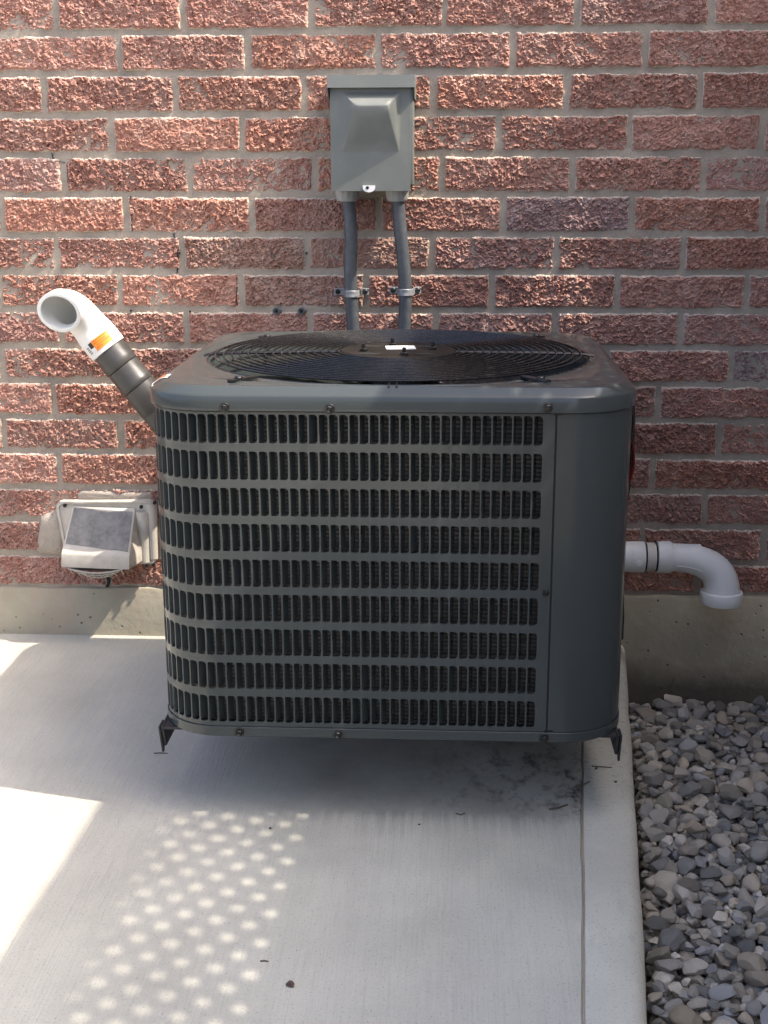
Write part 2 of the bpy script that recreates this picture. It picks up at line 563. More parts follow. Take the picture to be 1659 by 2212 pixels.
# ------------------------------------------------------------------ brick wall
wall = thing('brick_wall', 'rough split-face red brick house wall on a concrete foundation', 'wall', (-0.1, 0.0, 0.0))
Ly = [70, 158, 248, 334, 422, 510, 588, 669, 747, 822, 900, 973, 1050, 1120, 1194, 1267]
Ry = [55, 149, 240, 331, 421, 508, 591, 674, 753, 832, 909, 988, 1062, 1138, 1217, 1284]
zl = [on_wall(30, y).z for y in Ly]; zr = [on_wall(1560, y).z for y in Ry]
xl_ref = on_wall(30, 600).x; xr_ref = on_wall(1560, 600).x
# soften measuring noise with the even course height
z0e, pit = 1.3078, 0.0797
zl = [0.6 * a + 0.4 * (z0e - i * pit) for i, a in enumerate(zl)]
zr = [0.6 * a + 0.4 * (z0e - i * pit) for i, a in enumerate(zr)]


def bed(i, x):
    """height of bed joint i (0 = first joint below the top of the photograph) at position x"""
    if i < 0: return z0e - i * pit
    t = min(1.6, max(-0.6, (x - xl_ref) / (xr_ref - xl_ref)))
    return zl[i] + (zr[i] - zl[i]) * t


joints = {0: [120, 395, 672, 960, 1247, 1538], 1: [257, 535, 817, 1107, 1395], 2: [95, 378, 655, 936, 1223, 1512],
          3: [240, 522, 1075, 1361, 1647], 4: [137, 410, 680, 955, 1236, 1519], 5: [5, 272, 545, 818, 1087, 1365, 1647],
          6: [122, 393, 663, 932, 1202, 1476], 7: [258, 520, 1062, 1332, 1612], 8: [132, 402, 942, 1200, 1470],
          9: [3, 1580], 10: [116, 1422], 11: [8, 260, 1555], 12: [128, 1410], 13: [242, 1522], 14: [92, 1388, 1650], 15: [232]}
PX = 0.267
XL, XR = -1.62, 1.42
rows = {}
for r in range(-4, 16):
    if r in joints:
        ymid = (Ly[r] + (Ly[r - 1] if r else -18)) / 2
        xs = sorted(on_wall(x, ymid).x for x in joints[r])
    else:
        xs = [(-0.62 if r % 2 else -0.49)]
    full = [xs[0]]
    for a in xs[1:]:
        gap = a - full[-1]; n = max(1, round(gap / PX)); b0 = full[-1]
        for k in range(1, n + 1): full.append(b0 + gap * k / n)
    while full[0] > XL: full.insert(0, full[0] - PX * random.uniform(0.985, 1.015))
    while full[-1] < XR: full.append(full[-1] + PX * random.uniform(0.985, 1.015))
    rows[r] = full

# brick meshes: split faces with real relief
NXB, NZB = 116, 34
BW, BH = 0.256, 0.069


def chips(X, Z, size, seed, amp, tilt):
    """broken facets: every jittered cell has its own height and lean"""
    u = X / size + 100.0; w = Z / size + 100.0
    iu = np.floor(u).astype(np.int64); iw = np.floor(w).astype(np.int64)
    best = np.full(X.shape, 1e9); out = np.zeros(X.shape)
    for a in (-1, 0, 1):
        for b in (-1, 0, 1):
            ci, cj = iu + a, iw + b
            du = u - (ci + grid_hash(ci, cj, seed)); dw = w - (cj + grid_hash(ci, cj, seed + 1))
            d2 = du * du + dw * dw
            val = amp * (grid_hash(ci, cj, seed + 2) - 0.5) + tilt * size * (du * (grid_hash(ci, cj, seed + 3) - 0.5) + dw * (grid_hash(ci, cj, seed + 4) - 0.5)) * 2
            k = d2 < best
            best = np.where(k, d2, best); out = np.where(k, val, out)
    return out


def brick_mesh(seed, calm):
    u = np.linspace(-0.5, 0.5, NXB); w = np.linspace(-0.5, 0.5, NZB)
    U, Wz = np.meshgrid(u, w, indexing='ij')
    X = U * BW; Z = Wz * BH
    s = seed * 31
    ox, oz = seed * 3.17, seed * 1.71
    wx = fbm(X * 40 + ox, Z * 40 + oz, s + 1, 3) * 0.010
    wz = fbm(X * 40 + oz, Z * 40 + ox, s + 2, 3) * 0.010
    Xw, Zw = X + wx, Z + wz
    h = 0.0048 * fbm(Xw * 13 + ox, Zw * 19 + oz, s + 3, 2)
    h += 0.0026 * fbm(Xw * 60 + ox, Zw * 70 + oz, s + 4, 3, 0.5) * calm
    h += chips(Xw, Zw * 1.15, 0.0100, s + 11, 0.0030, 0.34) * calm
    h += chips(X + 0.5 * wx, Z * 1.1, 0.0058, s + 12, 0.0028, 0.55) * calm
    h += chips(X, Z, 0.0032, s + 13, 0.0020, 0.50) * calm
    h += 0.0016 * (rng.random(X.shape) - 0.5) * calm
    # ragged outline, convex shoulders
    dx = 0.5 * BW - np.abs(X); dz = 0.5 * BH - np.abs(Z)
    d = np.minimum(dx, dz)
    rag = fbm(X * 55 + oz, Z * 55 + ox, s + 7, 4, 0.6)
    el_ = np.clip((d + rag * 0.0040) / 0.0070, 0, 1)
    e = el_ * el_ * (3 - 2 * el_)
    fall = 1 - np.sqrt(np.clip(1 - (1 - el_) ** 2, 0, 1))
    Y = 0.0095 * fall - (0.35 + 0.65 * e) * (h + 0.0012) + 0.0008
    sx = 1 - 0.010 * fall * (0.5 + rag); sz = 1 - 0.035 * fall * (0.5 + rag)
    top = np.clip((Z / BH + 0.5 - 0.80) / 0.2, 0, 1)
    e = np.clip(np.clip((d + rag * 0.0040) / 0.0085, 0, 1) - 0.25 * top, 0, 1)
    X = X * sx; Z = Z * sz
    front = np.stack([X, Y, Z], -1).reshape(-1, 3)
    idx = np.arange(NXB * NZB).reshape(NXB, NZB)
    faces = np.stack([idx[:-1, :-1], idx[1:, :-1], idx[1:, 1:], idx[:-1, 1:]], -1).reshape(-1, 4)
    # rim going back into the wall
    loop = np.concatenate([idx[:, 0], idx[-1, 1:], idx[-2::-1, -1], idx[0, -2:0:-1]])
    back = front[loop].copy(); back[:, 1] = 0.05
    nb = len(loop); b0 = len(front)
    bi = np.arange(nb) + b0
    sides = np.stack([loop, bi, np.roll(bi, -1), np.roll(loop, -1)], -1)
    V = np.concatenate([front, back]); F = np.concatenate([faces, sides])
    me = bpy.data.meshes.new('brick')
    me.from_pydata(V.tolist(), [], F.tolist())
    a = me.attributes.new('rim', 'FLOAT', 'POINT')
    rim = np.concatenate([np.clip(1.0 - e, 0, 1).reshape(-1), np.ones(nb)])
    a.data.foreach_set('value', rim.astype(np.float32))
    me.materials.append(M_brick)
    return me


NV = 28
variants = [brick_mesh(i + 1, 0.75 + 0.5 * random.random()) for i in range(NV)]
grey_bricks = {(5, 5): (0.86, 0.98, 1.12), (9, -1): (0.8, 0.95, 1.1)}
cnt = 0
for r in range(-4, 16):
    xs = rows[r]
    for k in range(len(xs) - 1):
        xa, xb = xs[k], xs[k + 1]
        xm = (xa + xb) / 2
        zt_, zb_ = bed(r - 1, xm), bed(r, xm)
        mj = 0.0088
        w_ = xb - xa - mj * random.uniform(0.85, 1.2); h_ = zt_ - zb_ - mj * random.uniform(0.9, 1.15)
        ob = bpy.data.objects.new('brick', variants[(cnt * 7 + r * 5) % NV])
        col.objects.link(ob); ob.parent = wall
        flip = False
        ob.scale = (w_ / BW, 1.0, h_ / BH)
        ob.rotation_euler = (R(random.uniform(-0.5, 0.5)), R(180 if flip else 0) + R(random.uniform(-0.25, 0.25)), R(random.uniform(-0.4, 0.4)))
        ob.location = Vector((xm + random.uniform(-0.001, 0.001), random.uniform(-0.0015, 0.002), (zt_ + zb_) / 2)) - Vector(wall.location)
        t = random.random()
        if t < 0.12: tint = (0.93, 0.98, 1.03)
        elif t < 0.35: tint = (1.05, 1.0, 0.95)
        elif t < 0.5: tint = (0.93, 0.91, 0.91)
        else: tint = (1.0, 1.0, 1.0)
        if r == 5 and on_wall(1087, 465).x - 0.03 < xa < on_wall(1100, 465).x + 0.03: tint = (0.84, 1.0, 1.16)
        if r == 9 and xa > on_wall(1560, 790).x: tint = (0.75, 0.93, 1.12)
        if r in (7, 6) and -0.45 < xm < -0.15: tint = (0.9, 1.0, 1.0)
        q = random.uniform(0.9, 1.1)
        ob.color = (tint[0] * q, tint[1] * q, tint[2] * q, 1)
        cnt += 1

# mortar bed behind the bricks, gently uneven
gx = np.arange(XL - 0.3, XR + 0.31, 0.012); gz = np.arange(0.10, 1.72, 0.012)
GX, GZ = np.meshgrid(gx, gz, indexing='ij')
GY = 0.0040 + 0.003 * fbm(GX * 22, GZ * 22, 51, 4) + 0.0015 * fbm(GX * 90, GZ * 90, 61, 2)
V = np.stack([GX, GY, GZ], -1).reshape(-1, 3) - np.array(wall.location)
idx = np.arange(GX.size).reshape(GX.shape)
F = np.stack([idx[:-1, :-1], idx[1:, :-1], idx[1:, 1:], idx[:-1, 1:]], -1).reshape(-1, 4)
me = bpy.data.meshes.new('mortar_bed'); me.from_pydata(V.tolist(), [], F.tolist()); me.materials.append(M_mortar); me.shade_smooth()
ob = bpy.data.objects.new('mortar_bed', me); col.objects.link(ob); ob.parent = wall
bk = MB(); bk.box(XL - 0.3, XR + 0.3, 0.045, 0.30, 0.05, 1.75)
bk.build('backing', M_mortar, wall, 0)

# foundation
fx = np.arange(XL - 0.3, XR + 0.31, 0.02)
p = MB(); rr = []
ftop = fbm(fx * 7, fx * 0 + 2.0, 71, 4) * 0.006
for x, w in zip(fx, ftop):
    zt_ = bed(15, x) + 0.002 + w
    o = 0.002 * vnoise(np.array([x * 9]), np.array([3.3]), 3)[0]
    rr.append([(x, 0.30, -0.35), (x, -0.006 + o, -0.35), (x, -0.006 + o, 0.0), (x, -0.006 + o, zt_ - 0.012), (x, -0.003 + o, zt_ - 0.004), (x, 0.006, zt_), (x, 0.30, zt_)])
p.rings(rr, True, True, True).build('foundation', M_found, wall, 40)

# mortar smeared on the wall beside the vent hood
def patch(name, pts, y, th, mat, seed):
    n = len(pts); mid = Vector((sum(a for a, b in pts) / n, 0, sum(b for a, b in pts) / n))
    rr = []
    rs = random.Random(seed)
    for s, yy in ((1.0, y + 0.02), (1.0, y), (0.9, y - th * 0.6), (0.6, y - th), (0.25, y - th * 0.9)):
        ring = []
        for i in range(n):
            a = Vector((pts[i][0], 0, pts[i][1])); b = Vector((pts[(i + 1) % n][0], 0, pts[(i + 1) % n][1]))
            for t in (0.0, 0.25, 0.5, 0.75):
                q = a.lerp(b, t)
                q = mid + (q - mid) * s * rs.uniform(0.96, 1.04)
                ring.append((q.x, yy + rs.uniform(-0.0012, 0.0012), q.z))
        rr.append(ring)
    mb = MB(); mb.rings(rr, True, False, True)
    return mb.build(name, mat, wall, 60)


def wpts(lst): return [(on_wall(a, b).x, on_wall(a, b).z) for a, b in lst]


patch('mortar_patch', wpts([(88, 1112), (132, 1095), (140, 1150), (138, 1200), (86, 1196), (78, 1188)]), 0.004, 0.010, M_patch, 3)
patch('mortar_patch', wpts([(170, 1060), (335, 1062), (338, 1085), (240, 1082), (160, 1078)]), 0.004, 0.009, M_patch, 4)

# open cracks along joints and drilled holes, dark gaps beside brick ends
def crack(pts, w):
    mb = MB(); rr = []
    for i, (a, b) in enumerate(pts):
        q = on_wall(a, b); ww = w * random.uniform(0.5, 1.2)
        rr.append([(q.x - ww, 0.0015, q.z), (q.x, 0.0009, q.z), (q.x + ww, 0.0015, q.z + 0.0004), (q.x, 0.02, q.z)])
    mb.rings(rr, True, True, True).build('crack', M_seam, wall, 0)


def dense(pts, n=5, j=1.6):
    out = []
    for (a, b), (c, d) in zip(pts[:-1], pts[1:]):
        for k in range(n): out.append((a + (c - a) * k / n + random.uniform(-j, j), b + (d - b) * k / n + random.uniform(-j, j)))
    return out + [pts[-1]]


crack(dense([(376, 506), (381, 530), (384, 548), (382, 590)]), 0.0016)
crack(dense([(281, 424), (283, 460), (285, 500)]), 0.0008)
crack(dense([(144, 350), (146, 385), (150, 412)]), 0.0008)
crack(dense([(110, 331), (116, 345), (140, 352)]), 0.0008)
crack(dense([(511, 600), (512, 660)]), 0.0008)
crack(dense([(232, 1242), (236, 1255), (231, 1270)]), 0.0042)
for (a, b, rad) in ((662, 547, 0.0026), (283, 671, 0.0024), (411, 673, 0.0026), (388, 547, 0.0022), (300, 618, 0.0016), (1220, 520, 0.0022)):
    q = on_wall(a, b)
    mb = MB(); mb.lathe((q.x, 0.001, q.z), (0, 1, 0), [(-0.0035, rad), (-0.003, rad * 0.6), (0.02, rad * 0.5)], 9, True, False)
    mb.build('drilled_hole', M_seam, wall, 0)

# ------------------------------------------------------------------ privacy fence beyond the gravel (casts the dotted light)
FX0, FM, FZ = 0.818, 0.046, 2.005
def fxx(y): return FX0 + FM * y
fence = thing('privacy_fence', 'weathered wooden privacy fence with a lattice band under its top rail', 'fence', (fxx(-1.5), -1.5, -0.19))
fd = Vector((FM, 1.0, 0)).normalized(); fn = Vector((1.0, -FM, 0)).normalized()
y = -0.04; i = 0
while y > -2.9:
    c = Vector((fxx(y - 0.07), y - 0.07, (1.43 - 0.15) / 2))
    mb = MB(); mb.obox(c, fn, fd, (0, 0, 1), 0.009, 0.0695, (1.43 + 0.15) / 2)
    mb.build('board', M_wood, fence, 0)
    y -= 0.14; i += 1
yend = y
for z0_, z1_, th in ((1.415, 1.448, 0.02), (1.852, FZ, 0.014)):
    a = Vector((fxx(-0.04), -0.04, 0)); b = Vector((fxx(yend), yend, 0)); c = (a + b) / 2; c.z = (z0_ + z1_) / 2
    mb = MB(); mb.obox(c, fn, fd, (0, 0, 1), th, (a - b).length / 2, (z1_ - z0_) / 2)
    mb.build('rail', M_wood, fence, 0)
for yp in (-0.09, -2.35, -2.88):
    c = Vector((fxx(yp) + 0.065, yp, 0.92))
    mb = MB(); mb.obox(c, fn, fd, (0, 0, 1), 0.045, 0.045, 1.10); mb.build('post', M_wood, fence, 0)
DY, DZ = 0.0735, 0.0730
LB0, LB1 = 1.44, 1.86
slope = DZ / DY
wn_ = 0.0312                      # slat width across
nrm = DY * DZ / math.hypot(DY, DZ)
for sgn in (1, -1):
    hy = (wn_ / 2) * math.hypot(DY, DZ) / DZ          # half width measured along y
    dyb = (LB1 - LB0) / slope * sgn
    k = 0
    y0 = 0.5
    while y0 > yend - 0.6:
        pts = []
        h1, h2, h3, h4 = [hy * random.uniform(0.90, 1.08) for _ in range(4)]
        for (yy, zz) in ((y0 - h1, LB0), (y0 + h2, LB0), (y0 + h3 + dyb, LB1), (y0 - h4 + dyb, LB1)):
            pts.append((yy, zz))
        if max(a for a, b in pts) < -0.03 and min(a for a, b in pts) > yend:
            off = 0.0 if sgn > 0 else 0.006
            mb = MB(); mb.prism([Vector((fxx(a) + off, a, b)) for a, b in pts], fn * 0.006)
            mb.build('lattice_slat', M_wood, fence, 0)
        y0 -= DY

# added fence, unseen behind the camera, to block low sky light on the unit
back = thing('added_fence', 'plain weathered board fence closing the far side of the yard', 'fence', (-2.5, -6.6, -0.19))
xb_ = -7.0
while xb_ < 1.2:
    mb = MB(); mb.box(xb_, xb_ + 0.138, -6.61, -6.592, -0.18, 1.83 + random.uniform(-0.006, 0.006)); mb.build('board', M_wood, back, 0)
    xb_ += 0.142
for z_ in (0.25, 1.45):
    mb = MB(); mb.box(-7.0, xb_, -6.65, -6.611, z_, z_ + 0.09); mb.build('rail', M_wood, back, 0)

# ================================================================== AIR CONDITIONER
UX, UY = -0.0955, -0.50
HA, HB, RC = 0.3785, 0.358, 0.100          # half width, half depth, corner radius (body)
ac = thing('air_conditioner', 'dark grey louvred central air conditioner with round fan guard on top', 'air conditioner', (UX, UY, 0.139))


def rrect(off=0.0, nseg=12, flat=6, ha=HA, hb=HB, rc=RC):
    """rounded rectangle outline, counter-clockwise from the right side"""
    out = []
    a, b, r = ha + off, hb + off, rc + off
    cs = [(a - r, b - r, 0), (-a + r, b - r, 90), (-a + r, -b + r, 180), (a - r, -b + r, 270)]
    for q, (cx, cy, a0) in enumerate(cs):
        for k in range(nseg + 1):
            t = R(a0 + 90 * k / nseg)
            out.append((UX + cx + r * math.cos(t), UY + cy + r * math.sin(t)))
        nx = cs[(q + 1) % 4]
        t = R(a0 + 90); e0 = out[-1]
        t2 = R(nx[2]); e1 = (UX + nx[0] + r * math.cos(t2), UY + nx[1] + r * math.sin(t2))
        for k in range(1, flat):
            out.append((e0[0] + (e1[0] - e0[0]) * k / flat, e0[1] + (e1[1] - e0[1]) * k / flat))
    return out


XS = 0.1576                                   # seam between louvres and corner panel
L1 = XS - (UX - HA + RC)                      # straight front
L2 = L1 + RC * math.pi / 2                    # front-left corner
L3 = L2 + 2 * (HB - RC)                       # left side
L4 = L3 + RC * math.pi / 2
L5 = L4 + 2 * (HA - RC)                       # back
L6 = L5 + RC * math.pi / 2
L7 = L6 + 2 * (HB - RC)                       # right side
L8 = L7 + RC * math.pi / 2                    # front-right corner
LT = L8 + (UX + HA - RC - XS)


def plan(s, off=0.0):
    """point and outward normal on the body outline, s runs from the seam to the left"""
    if s <= L1: x, y, n = XS - s, UY - HB, (0, -1)
    elif s <= L2:
        t = (s - L1) / RC; cx, cy = UX - HA + RC, UY - HB + RC
        n = (-math.sin(t), -math.cos(t)); x, y = cx + RC * n[0], cy + RC * n[1]
    elif s <= L3: x, y, n = UX - HA, UY - HB + RC + (s - L2), (-1, 0)
    elif s <= L4:
        t = (s - L3) / RC; cx, cy = UX - HA + RC, UY + HB - RC
        n = (-math.cos(t), math.sin(t)); x, y = cx + RC * n[0], cy + RC * n[1]
    elif s <= L5: x, y, n = UX - HA + RC + (s - L4), UY + HB, (0, 1)
    elif s <= L6:
        t = (s - L5) / RC; cx, cy = UX + HA - RC, UY + HB - RC
        n = (math.sin(t), math.cos(t)); x, y = cx + RC * n[0], cy + RC * n[1]
    elif s <= L7: x, y, n = UX + HA, UY + HB - RC - (s - L6), (1, 0)
    elif s <= L8:
        t = (s - L7) / RC; cx, cy = UX + HA - RC, UY - HB + RC
        n = (math.cos(t), -math.sin(t)); x, y = cx + RC * n[0], cy + RC * n[1]
    else: x, y, n = UX + HA - RC - (s - L8), UY - HB, (0, -1)
    return Vector((x + n[0] * off, y + n[1] * off, 0)), Vector((n[0], n[1], 0))


def sp(s, z, off=0.0):
    q, n = plan(s, off); q.z = z; return q


# louvre sheet
S0 = 0.0199; PC = 0.0155; HWd = 0.0132; HHt = 0.0450; PR = 0.05765; ZT0 = 0.6800
SEND = L7 - 0.30
NCOL = int((SEND - S0) / PC)
NFLAT = int((L1 - S0) / PC)
sheet = MB()
sheet_t = 0.0022


def hole_pts():
    """rounded slot in cell coordinates: u to the left, v downwards; corners rounder on the open side"""
    u0, u1 = 0.0, HWd; v0, v1 = 0.0, HHt
    pts = []
    for (cu, cv, a0, r) in ((u0 , v0, 180, 0.0056), (u1, v0, 270, 0.0022), (u1, v1, 0, 0.0022), (u0, v1, 90, 0.0056)):
        su = 1 if cu == u0 else -1; sv = 1 if cv == v0 else -1
        for k in range(4):
            t = R(a0 + 30 * k)
            pts.append((cu + su * r + r * math.cos(t), cv + sv * r + r * math.sin(t)))
    return pts


HP = hole_pts()
ZTOP, ZBOT = 0.6905, 0.1650
for c in range(NCOL):
    sa = S0 + c * PC; sb = sa + PC
    for k in range(9):
        zt = ZT0 - k * PR
        za = ZTOP if k == 0 else zt + (PR - HHt) / 2
        zb = ZBOT if k == 8 else zt - HHt - (PR - HHt) / 2
        outer = [(sa, za), (sb, za), (sb, zb), (sa, zb)]
        vs = [sp(s, z) for s, z in outer]
        hp = [(sa + 0.0 + u, zt - v) for u, v in HP]
        vs += [sp(s, z) for s, z in hp]
        vs += [sp(s, z, -sheet_t) for s, z in hp]
        fs = []
        for q in range(4):
            for j in range(3):
                fs.append((q, 4 + q * 4 + j + 1, 4 + q * 4 + j))
            q2 = (q + 1) % 4
            fs.append((q, q2, 4 + q2 * 4, 4 + q * 4 + 3))
        for j in range(16):
            j2 = (j + 1) % 16
            fs.append((4 + j, 4 + j2, 20 + j2, 20 + j))
        sheet.add(vs, fs)
# plain margin next to the seam
sheet.rings([[sp(s, ZTOP), sp(s, ZBOT)] for s in (0.0015, S0 * 0.5, S0)], False)
send_ = S0 + NCOL * PC
sheet.rings([[sp(s, ZTOP), sp(s, ZBOT)] for s in np.linspace(send_, L7 - 0.285, 3)], False)
louver_panel = sheet.build('louver_panel', M_unit, ac, 30, recalc=False)

# louvre fins bent inwards from the far edge of each slot
def fin_pts(s, zt, bend=1.0):
    prof = [(0.0, 0.0), (-0.0012, 0.0042), (-0.0036, 0.0105), (-0.0062, 0.0165)]
    inner = [(0.0007, 0.0), (-0.0005, 0.0044), (-0.0029, 0.0107), (-0.0055, 0.0167)]
    return prof, inner


def fin_geo(mapf):
    """mapf(u, depth, v) -> point"""
    prof, inner = fin_pts(0, 0)
    vv = [0.0012, 0.006, HHt * 0.5, HHt - 0.006, HHt - 0.0012]
    sh = [0.8, 1.0, 1.0, 1.0, 0.8]
    rr = []
    for j, v in enumerate(vv):
        rr.append([mapf(u * sh[j], d * sh[j], v) for u, d in prof] + [mapf(u * sh[j], d * sh[j], v) for u, d in inner[::-1]])
    return rr


fm = MB(); fm.rings(fin_geo(lambda u, d, v: Vector((-u, d, -v))), True, True, True)
proto = fm.build('louver', M_unit, None, 40, origin=(0, 0, 0))
first = True
base_o = world_loc(louver_panel)
nf = 0
for c in range(NFLAT):
    for k in range(9):
        s = S0 + c * PC + HWd; zt = ZT0 - k * PR
        q = sp(s, zt, -0.0012)
        if first: o = proto; first = False; o.parent = louver_panel
        else: o = link_copy(proto, louver_panel)
        o.location = q - base_o
        a = random.gauss(0, 1.6)
        if random.random() < 0.05: a = random.uniform(-14, -5)
        o.rotation_euler = (0, 0, R(a)); nf += 1
fm = MB()
for c in range(NFLAT, NCOL):
    s0_ = S0 + c * PC + HWd
    for k in range(9):
        zt = ZT0 - k * PR
        fm.rings(fin_geo(lambda u, d, v: sp(s0_ + u, zt - v, -0.0012 - d)), True, True, True)
tag(fm.build('louver_row', M_unit, louver_panel, 40), kind='stuff')

# condenser coil inside
cm = MB()
cm.rings([[(x, y, z) for x, y in rrect(-0.022)] for z in (0.150, 0.30, 0.45, 0.60, 0.690)], True)
cm.rings([[(x, y, z) for x, y in rrect(-0.045)] for z in (0.150, 0.690)], True)
cm.build('coil', M_coil, ac, 40, recalc=False)

# corner service panel
pm = MB()
ss = [L7 - 0.283] + list(np.linspace(L7 - 0.25, L7, 4)) + list(np.linspace(L7, L8, 20))[1:] + [L8 + 0.012, LT - 0.0015]
pm.rings([[sp(s, 0.165), sp(s, 0.6905)] for s in ss], False)
pm.rings([[sp(s, 0.6905, -0.003), sp(s, 0.165, -0.003)] for s in ss], False)
pm.build('service_panel', M_unit, ac, 30, recalc=False)
sm = MB()
sm.box(XS - 0.0060, XS + 0.0060, UY - HB + 0.0012, UY - HB + 0.01, 0.165, 0.69)
sm.build('seam', M_seam, ac, 0)
for z in (0.6835, 0.1685):
    nm = MB(); nm.box(XS - 0.004, XS + 0.010, UY - HB - 0.0006, UY - HB + 0.006, z - 0.0016, z + 0.0016)
    nm.build('seam_notch', M_seam, ac, 0)

# base pan
bp = MB()
bp.rings([[(x, y, z) for x, y in rrect(o)] for o, z in ((-0.02, 0.1655), (0.0010, 0.1655), (0.0016, 0.1648), (0.0016, 0.1500), (-0.0005, 0.1482), (-0.018, 0.1482))], True, True, False)
bp.rings([[(x, y, z) for x, y in rrect(o)] for o, z in ((-0.018, 0.1482), (-0.050, 0.1482), (-0.056, 0.1400), (-0.062, 0.1390))], True, False, True)
bp.build('base_pan', M_unit, ac, 35)
gp = MB()
gp.rings([[(x, y, z) for x, y in rrect(o)] for o, z in ((0.0007, 0.1650), (0.0007, 0.1668))], True)
gp.build('base_gap', M_seam, ac, 0)
gp = MB(); gp.rings([[(x, y, z) for x, y in rrect(o)] for o, z in ((0.0012, 0.6838), (0.0012, 0.6868))], True)
gp.build('top_gap', M_seam, ac, 0)

# top cover with round opening
CR = 0.3385
N = 192


def ray_rr(ang, off):
    a, b, r = HA + off, HB + off, RC + off
    dx, dy = math.cos(ang), math.sin(ang)
    lo, hi = 0.0, 1.0
    for _ in range(40):
        mid = (lo + hi) / 2
        qx = max(abs(dx * mid) - (a - r), 0.0); qy = max(abs(dy * mid) - (b - r), 0.0)
        if math.hypot(qx, qy) <= r and abs(dx * mid) <= a and abs(dy * mid) <= b: lo = mid
        else: hi = mid
    return lo


angs = [2 * math.pi * k / N for k in range(N)]
OUT = {o: [ray_rr(t, o) for t in angs] for o in (0.0045, 0.0035, 0.0005, -0.002, -0.0065, -0.0125, -0.0150, -0.0165, 0.002)}


def ringo(off, z): return [(UX + OUT[off][k] * math.cos(t), UY + OUT[off][k] * math.sin(t), z) for k, t in enumerate(angs)]


tcm = MB()
rr = [ringo(0.002, 0.6862), ringo(0.0045, 0.6860), ringo(0.0045, 0.7070), ringo(0.0035, 0.7090), ringo(0.0005, 0.7112), ringo(-0.0125, 0.7196), ringo(-0.0150, 0.7207), ringo(-0.0165, 0.7212)]


def blend(t, z, zc=None):
    out = []
    for k, a in enumerate(angs):
        ro = OUT[-0.0165][k]; rad = ro + (CR - ro) * t
        out.append((UX + rad * math.cos(a), UY + rad * math.sin(a), z))
    return out


for t, z in ((0.12, 0.7217), (0.34, 0.7222), (0.40, 0.7232), (0.46, 0.7236), (0.52, 0.7226), (0.60, 0.7205), (0.92, 0.7200), (0.97, 0.7210), (1.0, 0.7212)):
    rr.append(blend(t, z))
for rad, z in ((CR - 0.004, 0.7200), (CR - 0.008, 0.7150), (CR - 0.010, 0.690), (CR - 0.012, 0.62)):
    rr.append([(UX + rad * math.cos(a), UY + rad * math.sin(a), z) for a in angs])
tcm.rings(rr, True)
top_cover = tcm.build('top_cover', M_unit, ac, 40, recalc=False)
# flip check: outward normals
bm = bmesh.new(); bm.from_mesh(top_cover.data); bmesh.ops.recalc_face_normals(bm, faces=bm.faces); bm.to_mesh(top_cover.data); bm.free()

# fan guard
gm = MB()


def gz(r): return 0.7262 + 0.004 * (1 - (r / 0.335) ** 2) - (0.006 if r > 0.33 else 0.0)


radii = list(np.linspace(0.108, 0.335, 17))
for r in radii:
    n1, n2 = 120, 6; wr = 0.0019
    rr = []
    for i in range(n1):
        a = 2 * math.pi * i / n1; cx, cy = math.cos(a), math.sin(a)
        rr.append([(UX + (r + wr * math.cos(b)) * cx, UY + (r + wr * math.cos(b)) * cy, gz(r) + wr * math.sin(b)) for b in [2 * math.pi * j / n2 for j in range(n2)]])
    gm.rings(rr, True, loop=True)
for a in (R(1), R(91), R(181), R(271)):
    for da in (-0.006, 0.006):
        path = []
        for r in np.linspace(0.095, 0.345, 12):
            path.append(Vector((UX + r * math.cos(a) - da * math.sin(a), UY + r * math.sin(a) + da * math.cos(a), gz(min(r, 0.329)) - 0.0030 - (0.003 if r > 0.335 else 0))))
        gm.sweep(path, [(i, 0.0020) for i in range(12)], 6, True, True)
guard = gm.build('fan_guard', M_black, ac, 60, recalc=False)
# clips that hold the guard
for (px, py) in ((515, 821), (577, 730), (1158, 729), (1168, 822)):
    q = on_level(px, py, 0.724); d = Vector((UX - q.x, UY - q.y, 0)).normalized(); s_ = d.cross(Vector((0, 0, 1)))
    cm_ = MB(); cm_.obox(q + d * 0.012 + Vector((0, 0, 0.0008)), d, s_, (0, 0, 1), 0.030, 0.006, 0.0022)
    cm_.lathe(q + Vector((0, 0, -0.003)), (0, 0, 1), [(0, 0.007), (0.0075, 0.007), (0.0095, 0.005)], 8, False, True)
    cm_.build('guard_clip', M_black, ac, 30, bevel=0.0008)
# motor mount plate
mp = MB()
mp.lathe((UX, UY, 0.726), (0, 0, 1), [(-0.010, 0.103), (0.002, 0.103), (0.0048, 0.100), (0.0048, 0.090), (0.0032, 0.086), (0.0032, 0.052), (0.0062, 0.046), (0.0066, 0.0)], 64)
plate = mp.build('motor_plate', M_motor, ac, 40)
for k in range(4):
    a = R(45 + 90 * k); c = Vector((UX + 0.069 * math.cos(a), UY + 0.069 * math.sin(a), 0.7291))
    e = MB(); e.rings([[c + Vector((math.cos(t) * 0.020 * f, math.sin(t) * 0.010 * f, h)) for t in [2 * math.pi * j / 20 for j in range(20)]] for f, h in ((1, 0), (1, 0.0012), (0.9, 0.0014))], True, True, True)
    e.build('slot', M_seam, plate, 40)
for k in range(4):
    a = R(0 + 90 * k + 12); c = (UX + 0.062 * math.cos(a), UY + 0.062 * math.sin(a), 0.7285)
    e = MB(); e.lathe(c, (0, 0, 1), [(0, 0.007), (0.005, 0.007), (0.006, 0.0055), (0.006, 0.0035), (0.014, 0.0035), (0.015, 0.0)], 6)
    e.build('bolt', M_screw, plate, 30)
lm = MB(); lm.obox((UX + 0.004, UY + 0.006, 0.7335), (1, 0.12, 0), (-0.12, 1, 0), (0, 0, 1), 0.026, 0.019, 0.0008)
